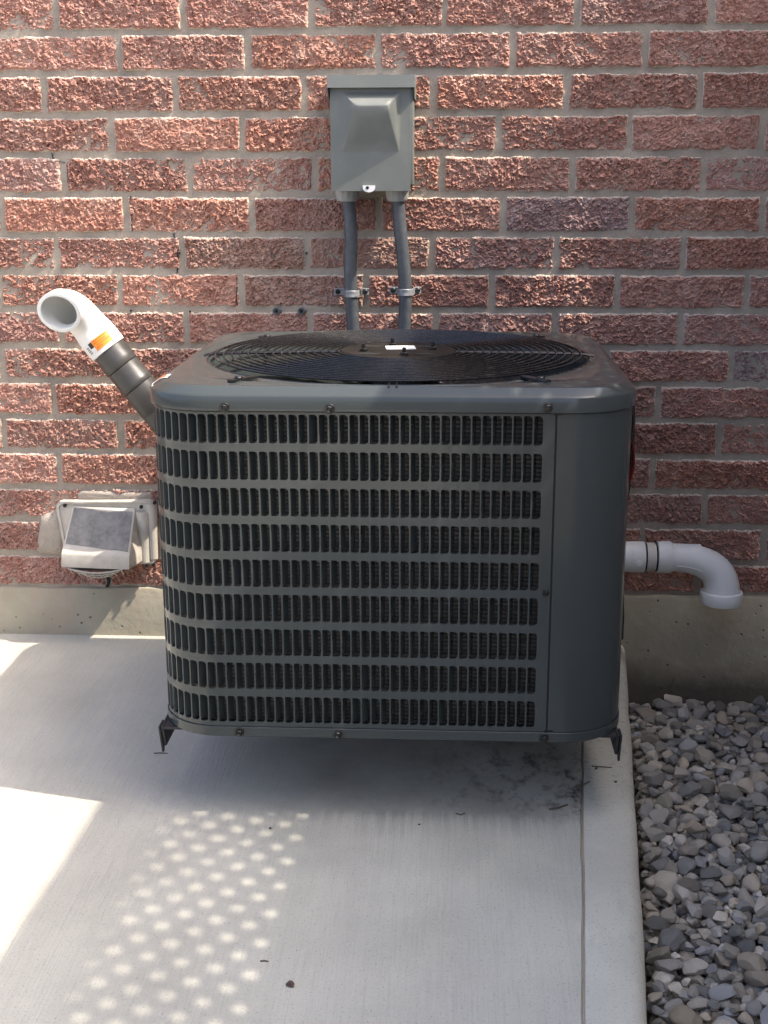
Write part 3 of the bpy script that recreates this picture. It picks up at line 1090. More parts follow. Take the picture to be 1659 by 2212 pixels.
lm.build('motor_label', M_white, plate, 0)
# fan below the guard
fb = MB(); fb.lathe((UX, UY, 0.56), (0, 0, 1), [(0, 0.0), (0, 0.075), (0.11, 0.075), (0.16, 0.055), (0.165, 0.0)], 32)
fb.build('fan_motor', M_black, ac, 40)
for k in range(4):
    a0 = R(20 + 90 * k); rr = []
    for i in range(9):
        rad = 0.07 + i * 0.031; wdt = R(34 + 14 * math.sin(i / 8 * 2.2)); pitch_ = 0.085 * (1 - 0.35 * i / 8)
        rr.append([(UX + rad * math.cos(a0 + wdt * (j / 6 - 0.5) * 1.6), UY + rad * math.sin(a0 + wdt * (j / 6 - 0.5) * 1.6), 0.64 + pitch_ * (j / 6 - 0.5)) for j in range(7)])
    b = MB(); b.rings(rr, False)
    o = b.build('fan_blade', M_black, ac, 60, recalc=False)
    md = o.modifiers.new('thick', 'SOLIDIFY'); md.thickness = 0.002
inn = MB(); inn.lathe((UX, UY, 0.152), (0, 0, 1), [(0, 0.30), (0.002, 0.30), (0.002, 0.0)], 32)
inn.build('pan_floor', M_seam, ac, 0)


# screws
def hexscrew(q, n, parent, name='screw', s=1.0):
    mb = MB(); n = Vector(n)
    mb.lathe(Vector(q) - n * 0.002, n, [(0, 0.0078 * s), (0.0030, 0.0078 * s), (0.0036, 0.0070 * s), (0.0038, 0.0052 * s)], 18)
    mb.lathe(Vector(q) + n * 0.0012, n, [(0, 0.0052 * s), (0.0045 * s, 0.0052 * s), (0.0055 * s, 0.0042 * s), (0.0040 * s, 0.0030 * s), (0.0040 * s, 0.0)], 6)
    return mb.build(name, M_screw, parent, 30)


YFC = UY - HB
for px, py in ((485, 880), (712, 883), (1183, 880)):
    q = on_wall(px, py, YFC - 0.0045); hexscrew(q, (0, -1, 0), ac)
for px, py in ((517, 1580), (730, 1588), (1175, 1587)):
    q = on_wall(px, py, YFC - 0.002); q.z = 0.1572; hexscrew(q, (0, -1, 0), ac)
q = on_wall(1178, 1280, YFC); hexscrew(q, (0, -1, 0), ac, s=0.75)
q = Vector((UX + HA, -0.62, 0.255)); hexscrew(q, (1, 0, 0), ac, s=0.9)
q = Vector((UX + HA, -0.66, 0.205)); hexscrew(q, (1, 0, 0), ac, s=0.9)
q = Vector((UX + HA + 0.0045, -0.45, 0.697)); hexscrew(q, (1, 0, 0), ac)
# stickers
rr = []
for s in np.linspace(L2 - 0.020, L2 + 0.02, 10):
    rr.append([sp(s, 0.7122, 0.0010), sp(s, 0.7206, -0.0120), sp(s, 0.7222, -0.0170), sp(s, 0.7226, -0.0240)])
b = MB(); b.rings(rr, False); st = b.build('warning_sticker', M_white, top_cover, 60, recalc=False)
rr = []
for s in np.linspace(L2 - 0.015, L2 + 0.012, 10):
    rr.append([sp(s, 0.7144, -0.0010), sp(s, 0.7212, -0.0115), sp(s, 0.7227, -0.0166), sp(s, 0.7230, -0.0200)])
b = MB(); b.rings(rr, False); b.build('warning_print', painted('warning_orange', (0.45, 0.15, 0.07), 0.5, 0.1, 0), ac, 60, recalc=False)
# red tag curling from the right-hand side
rr = []
for i in range(9):
    z = 0.545 + i * 0.010; bulge = 0.010 * math.sin(math.pi * i / 8) ** 0.7
    rr.append([(UX + HA + 0.0012 + bulge * 1.0, -0.745, z), (UX + HA + 0.0008 + bulge * 0.6, -0.69, z)])
b = MB(); b.rings(rr, False)
o = b.build('tag', M_red, ac, 60, recalc=False); o['label'] = 'red tag curling off the right-hand side'
md = o.modifiers.new('thick', 'SOLIDIFY'); md.thickness = 0.0008
# refrigerant line hanging down the right-hand side
path = [Vector((UX + HA + 0.004 + 0.004 * math.sin(i * 0.8), -0.735 + 0.003 * i, 0.69 - i * 0.042)) for i in range(11)]
b = MB(); b.sweep(path, [(i, 0.0035) for i in range(11)], 8, True, True); b.build('cable', M_black, ac, 60)

# ------------------------------------------------------------------ wall brackets carrying the unit
def bracket(xo, sgn, label):
    t = thing('wall_bracket', label, 'bracket', (xo, -0.006, 0.105), 'angle-iron brackets under the air conditioner')
    th = 0.0045; zt, zb = 0.1480, 0.1060
    mb = MB()
    # upright leg of the angle, end cut on a slant
    pts = [(xo, -0.826, zt), (xo, -0.808, zb), (xo, 0.0, zb), (xo, 0.0, zt)]
    mb.prism(pts, (sgn * th, 0, 0))
    mb.build('arm_web', M_iron, t, 30, bevel=0.0006)
    mb = MB(); mb.prism([(xo + sgn * (th + 0.0005), -0.826, zt), (xo + sgn * 0.040, -0.826, zt), (xo + sgn * 0.040, 0.0, zt), (xo + sgn * (th + 0.0005), 0.0, zt)], (0, 0, -th))
    mb.build('arm_flange', M_iron, t, 30, bevel=0.0006)
    mb = MB(); mb.box(min(xo, xo + sgn * 0.04), max(xo, xo + sgn * 0.04), -0.014, -0.008, 0.02, 0.60)
    mb.build('wall_plate', M_iron, t, 30, bevel=0.0008)
    # feet ends: small lip under the arm tip
    mb = MB(); mb.prism([(xo - sgn * 0.0012, -0.8262, zt - 0.001), (xo - sgn * 0.0012, -0.8075, zb - 0.012), (xo - sgn * 0.0012, -0.800, zb - 0.012), (xo - sgn * 0.0012, -0.795, zt - 0.001)], (-sgn * 0.003, 0, 0))
    mb.build('tip_plate', M_iron, t, 30)
    return t


bxl = on_wall(350, 1590, -0.82).x; bxr = on_wall(1337, 1605, -0.82).x
bracket(bxl, 1, 'black angle-iron bracket under the rounded louvred corner of the air conditioner')
bracket(bxr, -1, 'black angle-iron bracket under the smooth corner panel, above the edge strip')

# ------------------------------------------------------------------ disconnect box
BX0, BX1 = -0.2475, -0.0815
BZ0, BZ1 = 0.996, 1.2160
YB = -0.100
dbx = thing('disconnect_box', 'grey metal electrical disconnect box mounted on the brick wall', 'electrical box', ((BX0 + BX1) / 2, -0.01, BZ0))
b = MB(); b.box(BX0 + 0.006, BX1 - 0.001, YB + 0.004, 0.012, BZ0 + 0.012, BZ1 - 0.006)
b.build('case', M_boxp, dbx, 30, bevel=0.0015)
# door with embossed panel
b = MB()
EB = [(-0.2235, 1.187), (-0.1045, 1.187), (-0.109, 1.070), (-0.2255, 1.070)]
IN = [(-0.194, 1.158), (-0.134, 1.158), (-0.1115, 1.073), (-0.2225, 1.073)]
outer = [(BX0, BZ1 - 0.020), (BX1 - 0.006, BZ1 - 0.020), (BX1 - 0.006, BZ0), (BX0, BZ0)]


def sub(poly, n):
    out = []
    for i in range(4):
        a, c = poly[i], poly[(i + 1) % 4]
        for k in range(n): out.append((a[0] + (c[0] - a[0]) * k / n, a[1] + (c[1] - a[1]) * k / n))
    return out


n_ = 8
O_, E_, I_ = sub(outer, n_), sub(EB, n_), sub(IN, n_)


def dep(q):  # depth of the embossed face: deep at the top, flush at the bottom
    return 0.026 * max(0.0, min(1.0, (q[1] - 1.072) / 0.086))


rr = [[(a, YB + 0.016, z) for a, z in O_], [(a, YB, z) for a, z in O_]]
rr.append([(a, YB, z) for a, z in E_])
for f in (0.12, 0.5, 0.88):
    rr.append([(e[0] + (i[0] - e[0]) * f, YB - dep(i) * (f * f * (3 - 2 * f)), e[1] + (i[1] - e[1]) * f) for e, i in zip(E_, I_)])
rr.append([(i[0], YB - dep(i), i[1]) for i in I_])
mid = (-0.163, 1.115)
rr.append([(mid[0] + (i[0] - mid[0]) * 0.5, YB - dep((0, mid[1] + (i[1] - mid[1]) * 0.5)), mid[1] + (i[1] - mid[1]) * 0.5) for i in I_])
b.rings(rr, True, False, True)
door = b.build('door', M_boxp, dbx, 50)
# rain hood over the top
b = MB(); b.prism([(BX0 - 0.004, 0.0, BZ1 + 0.006), (BX0 - 0.004, -0.112, BZ1 + 0.002), (BX0 - 0.004, -0.114, BZ1 - 0.022), (BX0 - 0.004, -0.1105, BZ1 - 0.022), (BX0 - 0.004, -0.108, BZ1 - 0.003), (BX0 - 0.004, 0.0, BZ1 - 0.003)], (BX1 - BX0 + 0.006, 0, 0))
for x in (BX0 - 0.0045, BX1 + 0.0005):
    b.prism([(x, 0.0, BZ1 + 0.005), (x, -0.112, BZ1 + 0.001), (x, -0.113, BZ1 - 0.022), (x, -0.100, BZ1 - 0.042), (x, 0.0, BZ1 - 0.042)], (0.0018, 0, 0))
b.build('rain_hood', M_boxp, dbx, 30)
# white padlock tab
b = MB(); c = Vector(((BX0 + BX1) / 2 - 0.0055, YB - 0.002, BZ0 + 0.0035))
c = on_wall(797, 405, YB - 0.003)
ring = [(c.x + 0.0125, c.z + 0.004)] + [(c.x + 0.0125 * math.cos(R(-180 * k / 12)), c.z - 0.0095 * math.sin(R(180 * k / 12))) for k in range(13)] + [(c.x - 0.0125, c.z + 0.004)]
b.prism([(a, YB - 0.004, z) for a, z in ring], (0, 0.0035, 0)); b.build('padlock_tab', M_white, dbx, 30)
b = MB(); b.lathe((c.x - 0.003, YB - 0.0046, c.z - 0.0005), (0, 1, 0), [(0, 0.0), (0, 0.0033), (0.002, 0.0033)], 14); b.build('tab_hole', M_seam, dbx, 30)

# ------------------------------------------------------------------ flexible conduits and straps
def conduit(pxs, label):
    pts = [on_wall(px, py, -0.052) for px, py in pxs]
    pts[0].z = BZ0 + 0.004
    # continue down behind the unit and turn into its back
    last = pts[-1]
    pts += [Vector((last.x + 0.002, -0.054, last.z - 0.08)), Vector((last.x + 0.002, -0.060, last.z - 0.18)), Vector((last.x, -0.085, last.z - 0.24)), Vector((last.x, -0.118, last.z - 0.262)), Vector((last.x, -0.146, last.z - 0.266))]
    # smooth path
    P = []
    for i in range(len(pts) - 1):
        p0 = pts[max(i - 1, 0)]; p1 = pts[i]; p2 = pts[i + 1]; p3 = pts[min(i + 2, len(pts) - 1)]
        for k in range(14):
            t = k / 14
            P.append(0.5 * ((2 * p1) + (p2 - p0) * t + (2 * p0 - 5 * p1 + 4 * p2 - p3) * t * t + (3 * p1 - p0 - 3 * p2 + p3) * t ** 3))
    P.append(pts[-1])
    t = thing('flexible_conduit', label, 'conduit', tuple(P[-1]), 'flexible conduits below the disconnect box')
    seq = []
    n = len(P) - 1
    steps = n * 4
    for i in range(steps + 1):
        s = i * n / steps
        seq.append((s, 0.0135 + (0.00035 if i % 2 else -0.00025)))
    mb = MB(); mb.sweep(P, seq, 22, True, True); mb.build('hose', M_conduit, t, 80)
    top = P[0]
    mb = MB(); mb.lathe((top.x, top.y, BZ0 + 0.014), (0, 0, -1), [(0, 0.0215), (0.010, 0.0215), (0.0115, 0.0185), (0.0125, 0.0185)], 32)
    # ribbed gland nut
    rr = []
    for h, r in ((0.0125, 0.021), (0.0135, 0.0228), (0.026, 0.0224), (0.034, 0.0205), (0.0355, 0.0188), (0.0355, 0.0135)):
        rr.append([(top.x + (r + (0.0009 if (j % 4) < 2 and 0.013 < h < 0.03 else 0)) * math.cos(2 * math.pi * j / 48), top.y + (r + (0.0009 if (j % 4) < 2 and 0.013 < h < 0.03 else 0)) * math.sin(2 * math.pi * j / 48), BZ0 + 0.014 - h) for j in range(48)])
    mb.rings(rr, True)
    mb.build('gland_nut', M_conn, t, 40)
    return t


conduit([(750, 425), (758, 500), (757, 580), (759, 640), (763, 712), (765, 760)], 'grey flexible conduit closer to the white elbow, shaded along its upper half')
conduit([(858, 425), (865, 500), (872, 570), (876, 640), (873, 712), (870, 760)], 'grey flexible conduit farther from the white elbow, in sunlight for most of its length')

def strap(cx, cy, xa, xb, label):
    c = on_wall(cx, cy, -0.052); a = on_wall(xa, cy, -0.01); b_ = on_wall(xb, cy, -0.01)
    t = thing('pipe_strap', label, 'strap', (c.x, -0.01, c.z), 'conduit straps')
    r0, r1 = 0.0140, 0.0158
    prof_o, prof_i = [], []
    yb = -0.0105
    prof_o.append((a.x - 0.008, yb)); prof_i.append((a.x - 0.008, yb + 0.002))
    prof_o.append((c.x - r1 - 0.003, yb - 0.001)); prof_i.append((c.x - r1 - 0.003, yb + 0.002))
    for k in range(0, 13):
        t_ = R(180 - 15 * k)
        prof_o.append((c.x + r1 * math.cos(t_), -0.052 - r1 * math.sin(t_))); prof_i.append((c.x + r0 * math.cos(t_), -0.052 - r0 * math.sin(t_)))
    prof_o.append((c.x + r1 + 0.003, yb - 0.001)); prof_i.append((c.x + r1 + 0.003, yb + 0.002))
    prof_o.append((b_.x + 0.008, yb)); prof_i.append((b_.x + 0.008, yb + 0.002))
    pr = prof_o + prof_i[::-1]
    rr = []
    for dz, k in ((-0.0072, 0.0), (-0.0060, 1.0), (-0.0022, 0.0), (0.0, 0.0006), (0.0022, 0.0), (0.0060, 1.0), (0.0072, 0.0)):
        g_ = 0.0008 if k == 1.0 else 0
        rr.append([(x, y - (g_ if i < len(prof_o) else 0), c.z + dz) for i, (x, y) in enumerate(pr)])
    mb = MB(); mb.rings(rr, True, True, True); mb.build('band', M_zinc, t, 40)
    for x in (a.x, b_.x):
        hexscrew((x, yb - 0.0005, c.z), (0, -1, 0), t, 'strap_screw', 0.72)
    return t


strap(760, 634, 730, 789, 'metal pipe strap on the conduit closer to the white elbow with the orange sticker')
strap(876, 631, 849, 902, 'metal pipe strap on the conduit farther from the white elbow with the orange sticker')

# ------------------------------------------------------------------ grey pipe with white elbow
A = on_wall(232, 752, -0.10); B = on_wall(352, 899, -0.10)
u = (A - B).normalized()
O = on_wall(127, 676, -0.195)
nv = Vector((-0.03, -0.89, -0.44)).normalized()
vp = thing('vent_pipe', 'dark grey vent pipe with a white elbow and orange sticker', 'vent pipe', tuple(B - u * 0.02))
rp = 0.0365


def bez(p0, p1, p2, p3, n):
    return [p0 * (1 - t) ** 3 + 3 * p1 * t * (1 - t) ** 2 + 3 * p2 * t * t * (1 - t) + p3 * t ** 3 for t in [i / n for i in range(n + 1)]]


L = (A - B).length
d_ = -u
def secs(name, t0, t1, prof):
    mb = MB(); p0 = A + d_ * t0
    mb.lathe(p0, d_, [(h, r) for h, r in prof], 40, False, False)
    return mb.build(name, M_abs, vp, 45)


secs('pipe_sleeve', -0.02, 0, [(0, rp * 0.9), (0, rp), (0.040, rp), (0.052, rp * 1.035), (0.0675, rp * 1.05), (0.0685, rp * 1.03), (0.0685, rp * 0.9)])
secs('pipe_sleeve', 0.049, 0, [(0, rp * 0.95), (0.001, rp * 1.0), (0.036, rp * 1.01), (0.040, rp * 1.04), (0.0505, rp * 1.035), (0.0515, rp * 1.015), (0.0515, rp * 0.9)])
secs('pipe_sleeve', 0.101, 0, [(0, rp * 0.95), (0.001, rp * 1.0), (0.062, rp * 1.01), (0.063, rp * 0.99), (0.063, rp * 0.9)])
q0 = A + d_ * 0.165
pathp = [q0 - d_ * 0.012] + bez(q0, q0 + d_ * 0.07, q0 + d_ * 0.11 + Vector((0, 0.02, 0)), q0 + d_ * 0.10 + Vector((0, 0.13, 0)), 10)
mb = MB(); mb.sweep(pathp, [(i, rp) for i in range(len(pathp))], 40); mb.build('pipe_bend', M_abs, vp, 45)
# elbow
P0 = A + u * 0.040
pe = [A - u * 0.004, A + u * 0.02] + bez(P0, P0 + u * 0.042, O - nv * 0.055, O, 16)
ne = len(pe) - 1
seq = [(0, rp * 0.98), (0, rp * 1.09), (0.05, rp * 1.12), (1.0, rp * 1.13), (2.0, rp * 1.12), (3.6, rp * 1.06), (5, rp * 1.03)]
seq += [(i, rp * 1.03) for i in range(6, ne - 3)]
seq += [(ne - 3, rp * 1.05), (ne - 2.4, rp * 1.12), (ne - 0.6, rp * 1.20), (ne - 0.12, rp * 1.23), (ne, rp * 1.16), (ne, rp * 1.03), (ne - 0.15, rp * 1.0), (ne - 1.5, rp * 0.985), (ne - 3, rp * 0.975)]
seq += [(i, rp * 0.93) for i in range(ne - 4, 1, -1)] + [(0.4, rp * 0.93)]
mb = MB(); mb.sweep(pe, seq, 44); elbow = mb.build('elbow', M_pvc, vp, 40)
# sticker curved round the elbow socket
tocam = (CAM - A).normalized(); fwd = (tocam - u * tocam.dot(u)).normalized(); side = u.cross(fwd)
if side.x > 0: side = -side          # side points to the left end of the sticker


def curved(name, a0, a1, h0, h1, rad, mat, parent, n=10):
    rr = []
    for k in range(n + 1):
        a = R(a0 + (a1 - a0) * k / n)
        dr = fwd * math.cos(a) + side * math.sin(a)
        rr.append([A + u * h0 + dr * rad, A + u * h1 + dr * rad])
    b = MB(); b.rings(rr, False); return b.build(name, mat, parent, 60, recalc=False)


rs_ = rp * 1.13 + 0.0012
lab = curved('sticker', 58, -32, 0.004, 0.030, rs_ - 0.0004, M_white, elbow)
curved('sticker_field', 27, -30, 0.005, 0.029, rs_, M_orange, elbow)
curved('sticker_icon', 40, 27.5, 0.016, 0.028, rs_, M_ink, elbow, 4)
for k, (a0, a1) in enumerate(((22, -24), (22, -18), (18, -26), (22, 2))):
    h = 0.0255 - k * 0.0050
    curved('sticker_text', a0, a1, h - 0.0008, h + 0.0008, rs_ + 0.0003, M_inko, elbow, 6)
for k in range(4):
    h = 0.022 - k * 0.0042
    curved('sticker_text', 55, 44, h - 0.0009, h + 0.0009, rs_ + 0.0003, M_ink, elbow, 3)

# ------------------------------------------------------------------ white drain elbow on the right
YR = -0.085
e0 = on_wall(1330, 1203, YR); e1 = on_wall(1450, 1203, YR); e2 = on_wall(1556, 1272, YR)
e0.z = e1.z = on_wall(1400, 1203, YR).z
drain = thing('drain_elbow', 'white plastic elbow turned down beside the gravel', 'pipe', (e2.x, YR, e2.z - 0.03))
r1 = 0.0292
mb = MB(); mb.lathe((e0.x - 0.12, YR, e0.z), (1, 0, 0), [(0, r1 * 0.9), (0, r1), (0.30, r1), (0.30, r1 * 0.9)], 40); mb.build('pipe', M_pvc, drain, 40)
qx = on_wall(1362, 1203, YR).x
# run behind the unit into the wall
rb = [Vector((e0.x - 0.10, YR, e0.z)), Vector((e0.x - 0.125, YR + 0.004, e0.z)), Vector((e0.x - 0.15, YR + 0.02, e0.z)), Vector((e0.x - 0.165, YR + 0.05, e0.z)), Vector((e0.x - 0.168, YR + 0.11, e0.z))]
mb = MB(); mb.sweep(rb, [(i, r1 * 1.02) for i in range(5)], 32); mb.build('wall_bend', M_pvc, drain, 50)
mb = MB(); mb.lathe((qx, YR, e0.z), (1, 0, 0), [(-0.02, r1), (-0.02, r1 * 1.13), (0.0, r1 * 1.13), (0.0, r1 * 1.16), (0.0275, r1 * 1.15), (0.029, r1 * 1.11), (0.029, r1)], 40); cp = mb.build('coupling', M_pvc, drain, 40)
mb = MB(); cc = Vector((qx + 0.014, YR - r1 * 1.15, e0.z - 0.006)); mb.lathe(cc + Vector((0, 0.003, 0)), (0, -1, 0), [(0, 0.0075), (0.0042, 0.0075), (0.0046, 0.0066), (0.0046, 0.0)], 20); mb.build('boss', M_pvc, cp, 40)
x2 = on_wall(1397, 1203, YR).x + 0.007
for xx in (qx + 0.0305, on_wall(1416, 1203, YR).x):
    mb = MB(); mb.lathe((xx, YR, e0.z), (1, 0, 0), [(-0.0012, r1 * 0.99), (-0.0012, r1 * 1.04), (0.0022, r1 * 1.04), (0.0022, r1 * 0.99)], 40); mb.build('gap_ring', M_seam, drain, 40)
mb = MB(); xs0 = qx + 0.0330; xs1 = on_wall(1413, 1203, YR).x
mb.lathe((xs0, YR, e0.z), (1, 0, 0), [(0, r1), (0, r1 * 1.075), (xs1 - xs0, r1 * 1.07), (xs1 - xs0, r1)], 40); mb.build('spacer_ring', painted('cream_pvc', (0.60, 0.57, 0.50), 0.45, 0.05, 0.02, 10), drain, 40)
xs2 = on_wall(1419, 1203, YR).x; xs3 = on_wall(1449, 1203, YR).x
kk = 0.55228
P0 = Vector((xs3, YR, e0.z)); P3 = Vector((e2.x, YR - 0.012, e2.z))
arc = bez(P0, P0 + Vector(((P3.x - P0.x) * 0.72, 0, 0)), P3 + Vector((0, 0.004, (P0.z - P3.z) * 0.62)), P3, 22)
arc = [Vector((xs2, YR, e0.z))] + arc + [P3 + Vector((0, 0, -0.027))]
na = len(arc) - 1
seq = [(0, r1), (0, r1 * 1.17), (0.92, r1 * 1.18), (1.0, r1 * 1.14), (1.5, r1 * 1.03)]
for i in range(2, na): seq.append((i, r1 * (1.03 + 0.29 * ((i - 2) / (na - 3)))))
seq += [(na - 0.98, r1 * 1.36), (na - 0.95, r1 * 1.52), (na - 0.90, r1 * 1.55), (na - 0.05, r1 * 1.53), (na, r1 * 1.50), (na, r1 * 1.36), (na - 0.9, r1 * 1.30), (na - 3, r1 * 1.15)]
mb = MB(); mb.sweep(arc, seq, 48); el = mb.build('elbow', M_pvc, drain, 38)
# raised mould mark along the bend
rg = []
for i in range(2, 10):
    q = arc[i]; ti = (arc[i + 1] - arc[i - 1]).normalized(); rad = r1 * (1.03 + 0.29 * ((i - 2) / (na - 3)))
    nn = Vector((0, -1, 0)); dn_ = (Vector((0, 0, -1)) - ti * ti.dot(Vector((0, 0, -1)))).normalized()
    rg.append(q + (nn * 0.92 + dn_ * 0.38).normalized() * rad * (1.0 if i < 9 else 0.985))
mb = MB(); mb.sweep(rg, [(i, 0.0014) for i in range(len(rg))], 6, True, True); mb.build('mould_ridge', M_pvc, el, 60)

# ------------------------------------------------------------------ dryer vent hood
hx0, hx1, hz0, hz1 = -0.884, -0.662, 0.176, 0.325
hood = thing('vent_hood', 'weathered cream plastic dryer vent hood low on the brick wall', 'vent hood', ((hx0 + hx1) / 2, -0.005, hz0))
b = MB()
rc_ = 0.014
ring = []
for cx, cz, a0 in ((hx1 - rc_, hz1 - rc_, 0), (hx0 + rc_, hz1 - rc_ - 0.004, 90), (hx0 + rc_ + 0.012, hz0 + rc_ + 0.01, 180), (hx1 - rc_, hz0 + rc_, 270)):
    for k in range(7):
        t = R(a0 + 15 * k); ring.append((cx + rc_ * math.cos(t), cz + rc_ * math.sin(t)))
mcx, mcz = (hx0 + hx1) / 2, (hz0 + hz1) / 2
rr = []
for s, y in ((1.0, 0.012), (1.0, -0.016), (0.985, -0.0195), (0.94, -0.0195), (0.925, -0.015)):
    rr.append([(mcx + (x - mcx) * s, y, mcz + (z - mcz) * s) for x, z in ring])
b.rings(rr, True, False, True); b.build('back_plate', M_cream, hood, 35)
# hood body
TL, TR_ = Vector((-0.846, -0.016, 0.312)), Vector((-0.704, -0.016, 0.309))
BL, BR_ = Vector((-0.856, -0.092, 0.222)), Vector((-0.704, -0.092, 0.216))
LL, LR = Vector((-0.858, -0.093, 0.190)), Vector((-0.706, -0.093, 0.186))
b = MB()
pts = [TL, TR_, BL, BR_, LL, LR, Vector((-0.846, -0.016, 0.225)), Vector((-0.690, -0.016, 0.216)), Vector((-0.848, -0.016, 0.190)), Vector((-0.690, -0.016, 0.186))]
b.add(pts, [(0, 1, 3, 2), (2, 3, 5, 4), (1, 7, 3), (3, 7, 9, 5), (0, 2, 6), (2, 4, 8, 6), (4, 5, 9, 8), (0, 6, 7, 1), (6, 8, 9, 7)])
b.build('hood_body', M_cream, hood, 30, bevel=0.0035)
# grey face on the slope: the hood's shade band painted in as colour
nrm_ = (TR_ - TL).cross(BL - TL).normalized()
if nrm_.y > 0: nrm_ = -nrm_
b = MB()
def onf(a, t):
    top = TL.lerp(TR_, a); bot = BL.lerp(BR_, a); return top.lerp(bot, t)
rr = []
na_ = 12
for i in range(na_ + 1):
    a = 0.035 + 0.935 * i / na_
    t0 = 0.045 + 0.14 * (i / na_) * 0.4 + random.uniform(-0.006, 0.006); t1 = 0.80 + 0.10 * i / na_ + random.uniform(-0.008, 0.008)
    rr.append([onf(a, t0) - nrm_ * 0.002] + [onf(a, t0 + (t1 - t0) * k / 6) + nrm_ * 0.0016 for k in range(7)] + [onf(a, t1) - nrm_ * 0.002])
b.rings(rr, True, True, True); b.build('painted_shade_face', M_hood_shade, hood, 40)
# lip line and lower grille
b = MB()
for k in range(3):
    zz = 0.1865 - k * 0.0075; sh = 0.006 + 0.012 * k
    path = [Vector((-0.850 + sh + (0.136 - 2 * sh) * t, -0.088 + 0.012 * k * 0.6 + 0.0, zz - 0.010 * math.sin(math.pi * t))) for t in [i / 14 for i in range(15)]]
    b.sweep(path, [(i, 0.0019) for i in range(15)], 8, True, True)
for k in range(8):
    t = 0.08 + 0.84 * k / 7
    x = -0.850 + 0.136 * t
    path = [Vector((x, -0.088, 0.1875 - 0.010 * math.sin(math.pi * t))), Vector((x + 0.001, -0.082, 0.1790 - 0.010 * math.sin(math.pi * t))), Vector((x + 0.002, -0.074, 0.1725 - 0.010 * math.sin(math.pi * t)))]
    b.sweep(path, [(0, 0.0016), (1, 0.0016), (2, 0.0016)], 6, True, True)
b.build('bird_guard', M_cream, hood, 60)
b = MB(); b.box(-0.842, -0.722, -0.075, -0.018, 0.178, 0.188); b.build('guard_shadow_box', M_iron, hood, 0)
# screw columns at the right
for cx_, z0_, z1_, r_ in ((-0.6865, 0.182, 0.300, 0.0145), (-0.6675, 0.190, 0.318, 0.0105)):
    b = MB(); rr = []
    for z, k in ((z0_, 0.8), (z0_ + 0.02, 0.85), ((z0_ + z1_) / 2, 0.95), (z1_ - 0.012, 1.25), (z1_, 1.2)):
        rr.append([(cx_ + r_ * k * math.cos(R(180 * j / 12)) , -0.0135 - r_ * k * 1.1 * math.sin(R(180 * j / 12)), z) for j in range(13)])
    b.rings(rr, False, False, False)
    b.add([rr[-1][j] for j in range(13)], [tuple(range(13))]); b.add([rr[0][j] for j in range(13)], [tuple(range(12, -1, -1))])
    b.build('screw_column', M_cream, hood, 60)
for (px, py, yy) in ((140, 1092, -0.0195), (305, 1095, -0.031), (334, 1086, -0.024), (317, 1222, -0.025), (332, 1220, -0.020)):
    q = on_wall(px, py, yy)
    b = MB(); b.lathe(q, (0, 1, 0), [(-0.0022, 0.0), (-0.0022, 0.0040), (0.002, 0.0042)], 12); b.build('screw_hole', M_seam, hood, 40)

# ------------------------------------------------------------------ wall anchors left in the brickwork
for (px, py, lab_) in ((597, 672, 'small blue-grey wall anchor left in the bed joint, the one farther from the conduits'), (651, 672, 'small blue-grey wall anchor left in the bed joint, the one closer to the conduits')):
    q = on_wall(px, py, -0.001)
    t = thing('wall_anchor', lab_, 'wall anchor', tuple(q), 'spare wall anchors')
    b = MB(); b.lathe(q, (0, -1, 0), [(-0.02, 0.004), (0, 0.0045), (0.0012, 0.0080), (0.0030, 0.0078), (0.0034, 0.0045), (0.001, 0.0036)], 16)
    b.lathe(q + Vector((0.009, 0, 0)), (0, -1, 0), [(-0.012, 0.002), (0.001, 0.003), (0.0025, 0.0025), (0.0028, 0.0)], 10)
    b.build('collar', M_conduit, t, 40)
    b = MB(); b.lathe(q, (0, -1, 0), [(-0.01, 0.003), (0.0014, 0.0035), (0.0014, 0.0)], 10); b.build('bore', M_seam, t, 40)


# ================================================================== GRAVEL
def stone_mesh(seed, angular):
    rs = np.random.default_rng(seed)
    bm = bmesh.new(); bmesh.ops.create_icosphere(bm, subdivisions=3, radius=1.0)
    P_ = np.array([v.co[:] for v in bm.verts])
    npl = 13 if angular else 8
    for k in range(npl):
        n = rs.normal(size=3); n /= np.linalg.norm(n)
        d = rs.uniform(0.42, 0.76) if angular else rs.uniform(0.70, 0.95)
        ov = np.maximum(0, P_ @ n - d)
        P_ -= np.outer(ov, n) * 0.96
    n3 = fbm(P_[:, 0] * 2.2 + seed, P_[:, 1] * 2.2 + P_[:, 2] * 1.7, seed, 3)
    P_ *= (1 + 0.14 * n3)[:, None]
    ext = (P_.max(0) - P_.min(0)) / 2
    P_ = (P_ - (P_.max(0) + P_.min(0)) / 2) / ext
    for v, q in zip(bm.verts, P_): v.co = q
    me = bpy.data.meshes.new('stone'); bm.to_mesh(me); bm.free()
    me.materials.append(M_stone)
    me.shade_smooth(); me.set_sharp_from_angle(angle=R(20 if angular else 50))
    return me


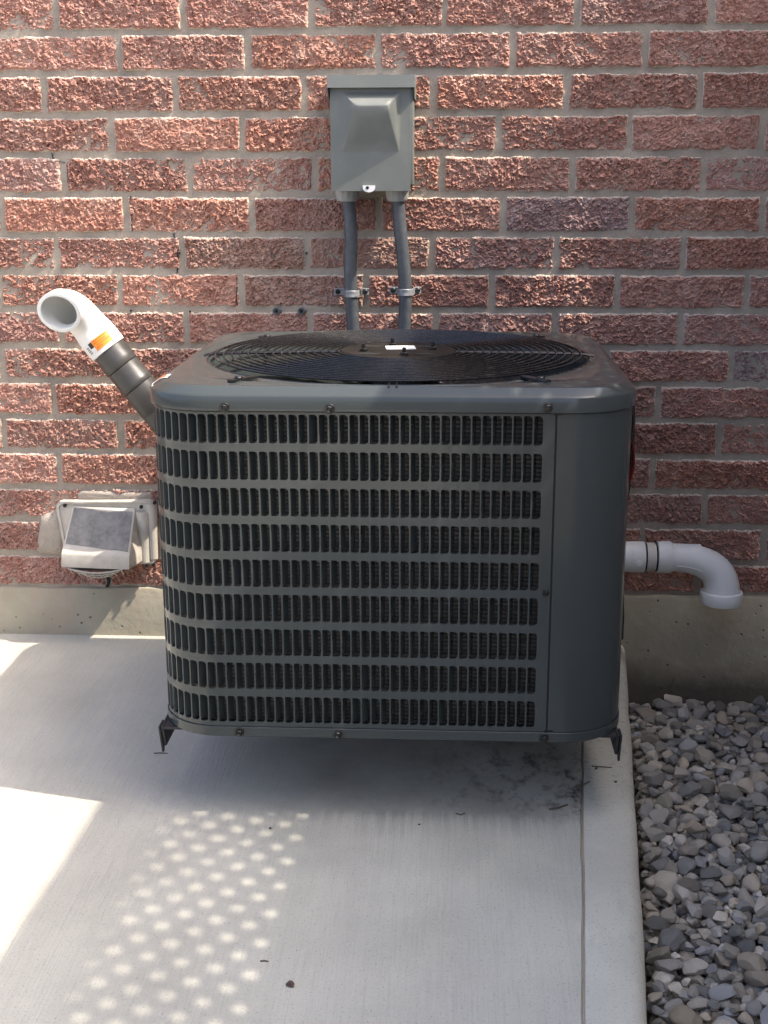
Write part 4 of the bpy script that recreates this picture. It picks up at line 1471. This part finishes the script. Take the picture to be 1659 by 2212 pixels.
SV = [stone_mesh(100 + i, i % 7 != 0) for i in range(28)]
GX0, GX1, GY0, GY1 = 0.02, 0.80, -2.3, 0.0
bed_b = MB(); bed_b.box(0.0, fxx(-1), -3.2, 0.001, -0.30, -0.165)
gbed = bed_b.build('gravel_bed', M_soil, None, 0); tag(gbed, kind='structure')
RES = 0.004
nx_, ny_ = int((GX1 - GX0) / RES), int((GY1 - GY0) / RES)
HM = np.full((nx_, ny_), -0.165)
palette = [(0.27, 0.265, 0.255), (0.34, 0.33, 0.305), (0.42, 0.395, 0.35), (0.20, 0.205, 0.205), (0.36, 0.315, 0.255), (0.47, 0.45, 0.41), (0.28, 0.285, 0.295), (0.37, 0.34, 0.295), (0.31, 0.29, 0.25), (0.24, 0.225, 0.20)]
palette = [(r * k_ * 1.04, g_ * k_, b_ * k_ * 0.94) for k_ in (1.05, 1.35, 1.65) for r, g_, b_ in palette]


def target(x, y): return -0.066 - 0.05 * math.exp(-((y) / 0.25) ** 2)


stones = []
tries = 0
while tries < 9500:
    tries += 1
    big = rng.random()
    a = rng.uniform(0.0080, 0.0142) if big < 0.78 else rng.uniform(0.0142, 0.023)
    b_ = a * rng.uniform(0.62, 0.95); c_ = a * rng.uniform(0.42, 0.70)
    yaw = rng.uniform(0, math.pi)
    best = None
    for _ in range(5):
        y = rng.uniform(GY0 + 0.03, -0.012 - b_)
        lo = xe(y) + 0.008 + a * 0.85; hi = GX1 - 0.03
        if hi <= lo: continue
        x = rng.uniform(lo, hi)
        i0 = int((x - a - GX0) / RES); i1 = int((x + a - GX0) / RES) + 1; j0 = int((y - a - GY0) / RES); j1 = int((y + a - GY0) / RES) + 1
        i0, j0 = max(i0, 0), max(j0, 0); i1, j1 = min(i1, nx_), min(j1, ny_)
        XX = GX0 + (np.arange(i0, i1)[:, None] + 0.5) * RES - x; YY = GY0 + (np.arange(j0, j1)[None, :] + 0.5) * RES - y
        U_ = (XX * math.cos(yaw) + YY * math.sin(yaw)) / a; V_ = (-XX * math.sin(yaw) + YY * math.cos(yaw)) / b_
        rho = U_ * U_ + V_ * V_
        msk = rho < 0.94
        if not msk.any(): continue
        cap = c_ * np.sqrt(np.clip(1 - rho, 0, 1))
        hh = HM[i0:i1, j0:j1]
        zc = (np.where(msk, hh + cap, -9)).max() - 0.30 * c_
        if best is None or zc - target(x, y) < best[0]: best = (zc - target(x, y), x, y, zc, i0, i1, j0, j1, msk, cap)
    if best is None or best[0] > 0.004: continue
    _, x, y, zc, i0, i1, j0, j1, msk, cap = best
    hh = HM[i0:i1, j0:j1]
    # lean towards the slope below
    HM[i0:i1, j0:j1] = np.where(msk, np.maximum(hh, zc + cap * 0.92), hh)
    stones.append((x, y, zc, a, b_, c_, yaw, rng.uniform(-0.35, 0.35), rng.uniform(-0.35, 0.35), int(rng.integers(0, len(SV))), palette[int(rng.integers(0, len(palette)))], rng.uniform(0.8, 1.2)))


def visible_score(s):
    x, y, zc, a = s[0], s[1], s[2], s[3]
    v = Vector((x, y, zc)) - CAM; dz_ = v.dot(fw)
    px = 829.5 + 2800 * v.dot(rt) / dz_; py = 1106 + 2800 * v.dot(dn) / dz_
    if px < 1300 or px > 1700 or py > 2260: return -1
    i = int((x - GX0) / RES); j = int((y - GY0) / RES)
    top = zc + s[5]
    over = HM[max(0, i - 2):i + 3, max(0, j - 2):j + 3].max() - top
    return a / dz_ if over < 0.006 else -1


order = sorted(range(len(stones)), key=lambda i: -visible_score(stones[i]))
solo = set(order[:300])
stV, stF, stC = [], [], []
off_ = 0
tmpl = []
for me in SV:
    V = np.array([v.co[:] for v in me.vertices]); F = np.array([p_.vertices[:] for p_ in me.polygons]); tmpl.append((V, F))
for i, (x, y, zc, a, b_, c_, yaw, rx_, ry_, k, colr, q) in enumerate(stones):
    mt = Matrix.Translation((x, y, zc)) @ Matrix.Rotation(yaw, 4, 'Z') @ Matrix.Rotation(rx_, 4, 'X') @ Matrix.Rotation(ry_, 4, 'Y') @ Matrix.Diagonal((a, b_, c_, 1))
    cc_ = tuple(c * q for c in colr)
    if i in solo:
        o = bpy.data.objects.new('stone', SV[k]); col.objects.link(o); o.parent = gbed
        o.matrix_local = mt; o.color = (*cc_, 1)
    else:
        V, F = tmpl[k]; M4 = np.array(mt)
        stV.append(V @ M4[:3, :3].T + M4[:3, 3]); stF.append(F + off_); off_ += len(V)
        stC.append(np.tile((*cc_, 1.0), (len(V), 1)))
me = bpy.data.meshes.new('small_stones')
Vs = np.concatenate(stV); Fs = np.concatenate(stF)
me.vertices.add(len(Vs)); me.vertices.foreach_set('co', Vs.astype(np.float32).ravel())
me.loops.add(Fs.size); me.loops.foreach_set('vertex_index', Fs.astype(np.int32).ravel())
me.polygons.add(len(Fs)); me.polygons.foreach_set('loop_start', np.arange(0, Fs.size, 3, dtype=np.int32))
me.update(); me.validate()
at = me.attributes.new('tint', 'FLOAT_COLOR', 'POINT'); at.data.foreach_set('color', np.concatenate(stC).astype(np.float32).ravel())
me.materials.append(M_stuff); me.shade_smooth()
me.set_sharp_from_angle(angle=R(22))
o = bpy.data.objects.new('small_stones', me); col.objects.link(o); o.parent = gbed; tag(o, kind='stuff')
print('stones', len(stones), 'bricks', cnt, 'louvers', nf)

# ------------------------------------------------------------------ small litter
def pebble(px, py, size, label, seed, colr):
    q = on_level(px, py, 0.0)
    o = bpy.data.objects.new('pebble', SV[seed % len(SV)]); col.objects.link(o)
    o.scale = (size, size * 0.8, size * 0.6); o.location = (q.x, q.y, size * 0.5); o.rotation_euler = (0, 0, seed)
    o.color = (*colr, 1)
    return tag(o, label, 'pebble')


pebble(626, 2129, 0.0072, 'small brown pebble lying on the shaded broomed concrete', 5, (0.14, 0.09, 0.075))
pebble(584, 1791, 0.0032, 'tiny dark pebble among the light dots on the concrete', 2, (0.12, 0.09, 0.07))
pebble(1402, 1700, 0.0040, 'tiny dark pebble on the rounded edge of the concrete strip', 3, (0.05, 0.05, 0.05))


def twig(pts, rad, label):
    P_ = [on_level(a, b, z) for a, b, z in pts]
    b = MB(); b.sweep(P_, [(i, rad * (1 - 0.3 * i / len(P_))) for i in range(len(P_))], 6, True, True)
    o = b.build('twig', M_twig, None, 60, origin=tuple(P_[0]))
    return tag(o, label, 'twig')


twig([(332, 1627, 0.0012), (345, 1626, 0.0018), (362, 1627, 0.0012)], 0.0010, 'thin dry twig on the concrete below the bracket tip')
twig([(562, 2076, 0.001), (572, 2075, 0.0016), (580, 2077, 0.001)], 0.0011, 'short dark twig on the concrete beside the light dots')
twig([(1186, 1748, 0.0015), (1205, 1745, 0.003), (1226, 1738, 0.0015)], 0.0016, 'dry twig on the stained concrete near the joint')
tw = [on_level(1445, 1500, -0.07), on_level(1450, 1480, -0.045), on_level(1458, 1462, -0.02)]
b = MB(); b.sweep(tw, [(0, 0.0016), (1, 0.0013), (2, 0.0006)], 6, True, True)
tag(b.build('weed_stalk', M_twig, None, 60, origin=tuple(tw[0])), 'dead weed stalk standing in the gravel by the foundation', 'weed')
for i, (px, py, sz_, lb) in enumerate(((1120, 1690, 0.0042, 'small grey grit pebble on the stained concrete under the unit'), (905, 1782, 0.0026, 'tiny grit grain in front of the stained zone of the concrete'), (1385, 1790, 0.0030, 'tiny dark grain on the edge strip near the gravel'), (1330, 1690, 0.0028, 'tiny dark grain on the edge strip beside the bracket'), (1288, 1662, 0.0034, 'small dark crumb lying against the joint under the bracket'))):
    pebble(px, py, sz_, lb, 4 + i, (0.12, 0.105, 0.09) if i else (0.28, 0.25, 0.21))
for pts, lb in (([(1240, 1700, 0.001), (1262, 1694, 0.0022), (1274, 1688, 0.001)], 'curled dead leaf stem lying across the concrete joint'), ([(985, 1757, 0.001), (996, 1760, 0.002), (1004, 1756, 0.001)], 'pale short stem at the front of the stained concrete'), ([(1278, 1655, 0.001), (1300, 1656, 0.0016), (1322, 1658, 0.001)], 'straight thin stem on the edge strip behind the joint')):
    twig(pts, 0.0012, lb)
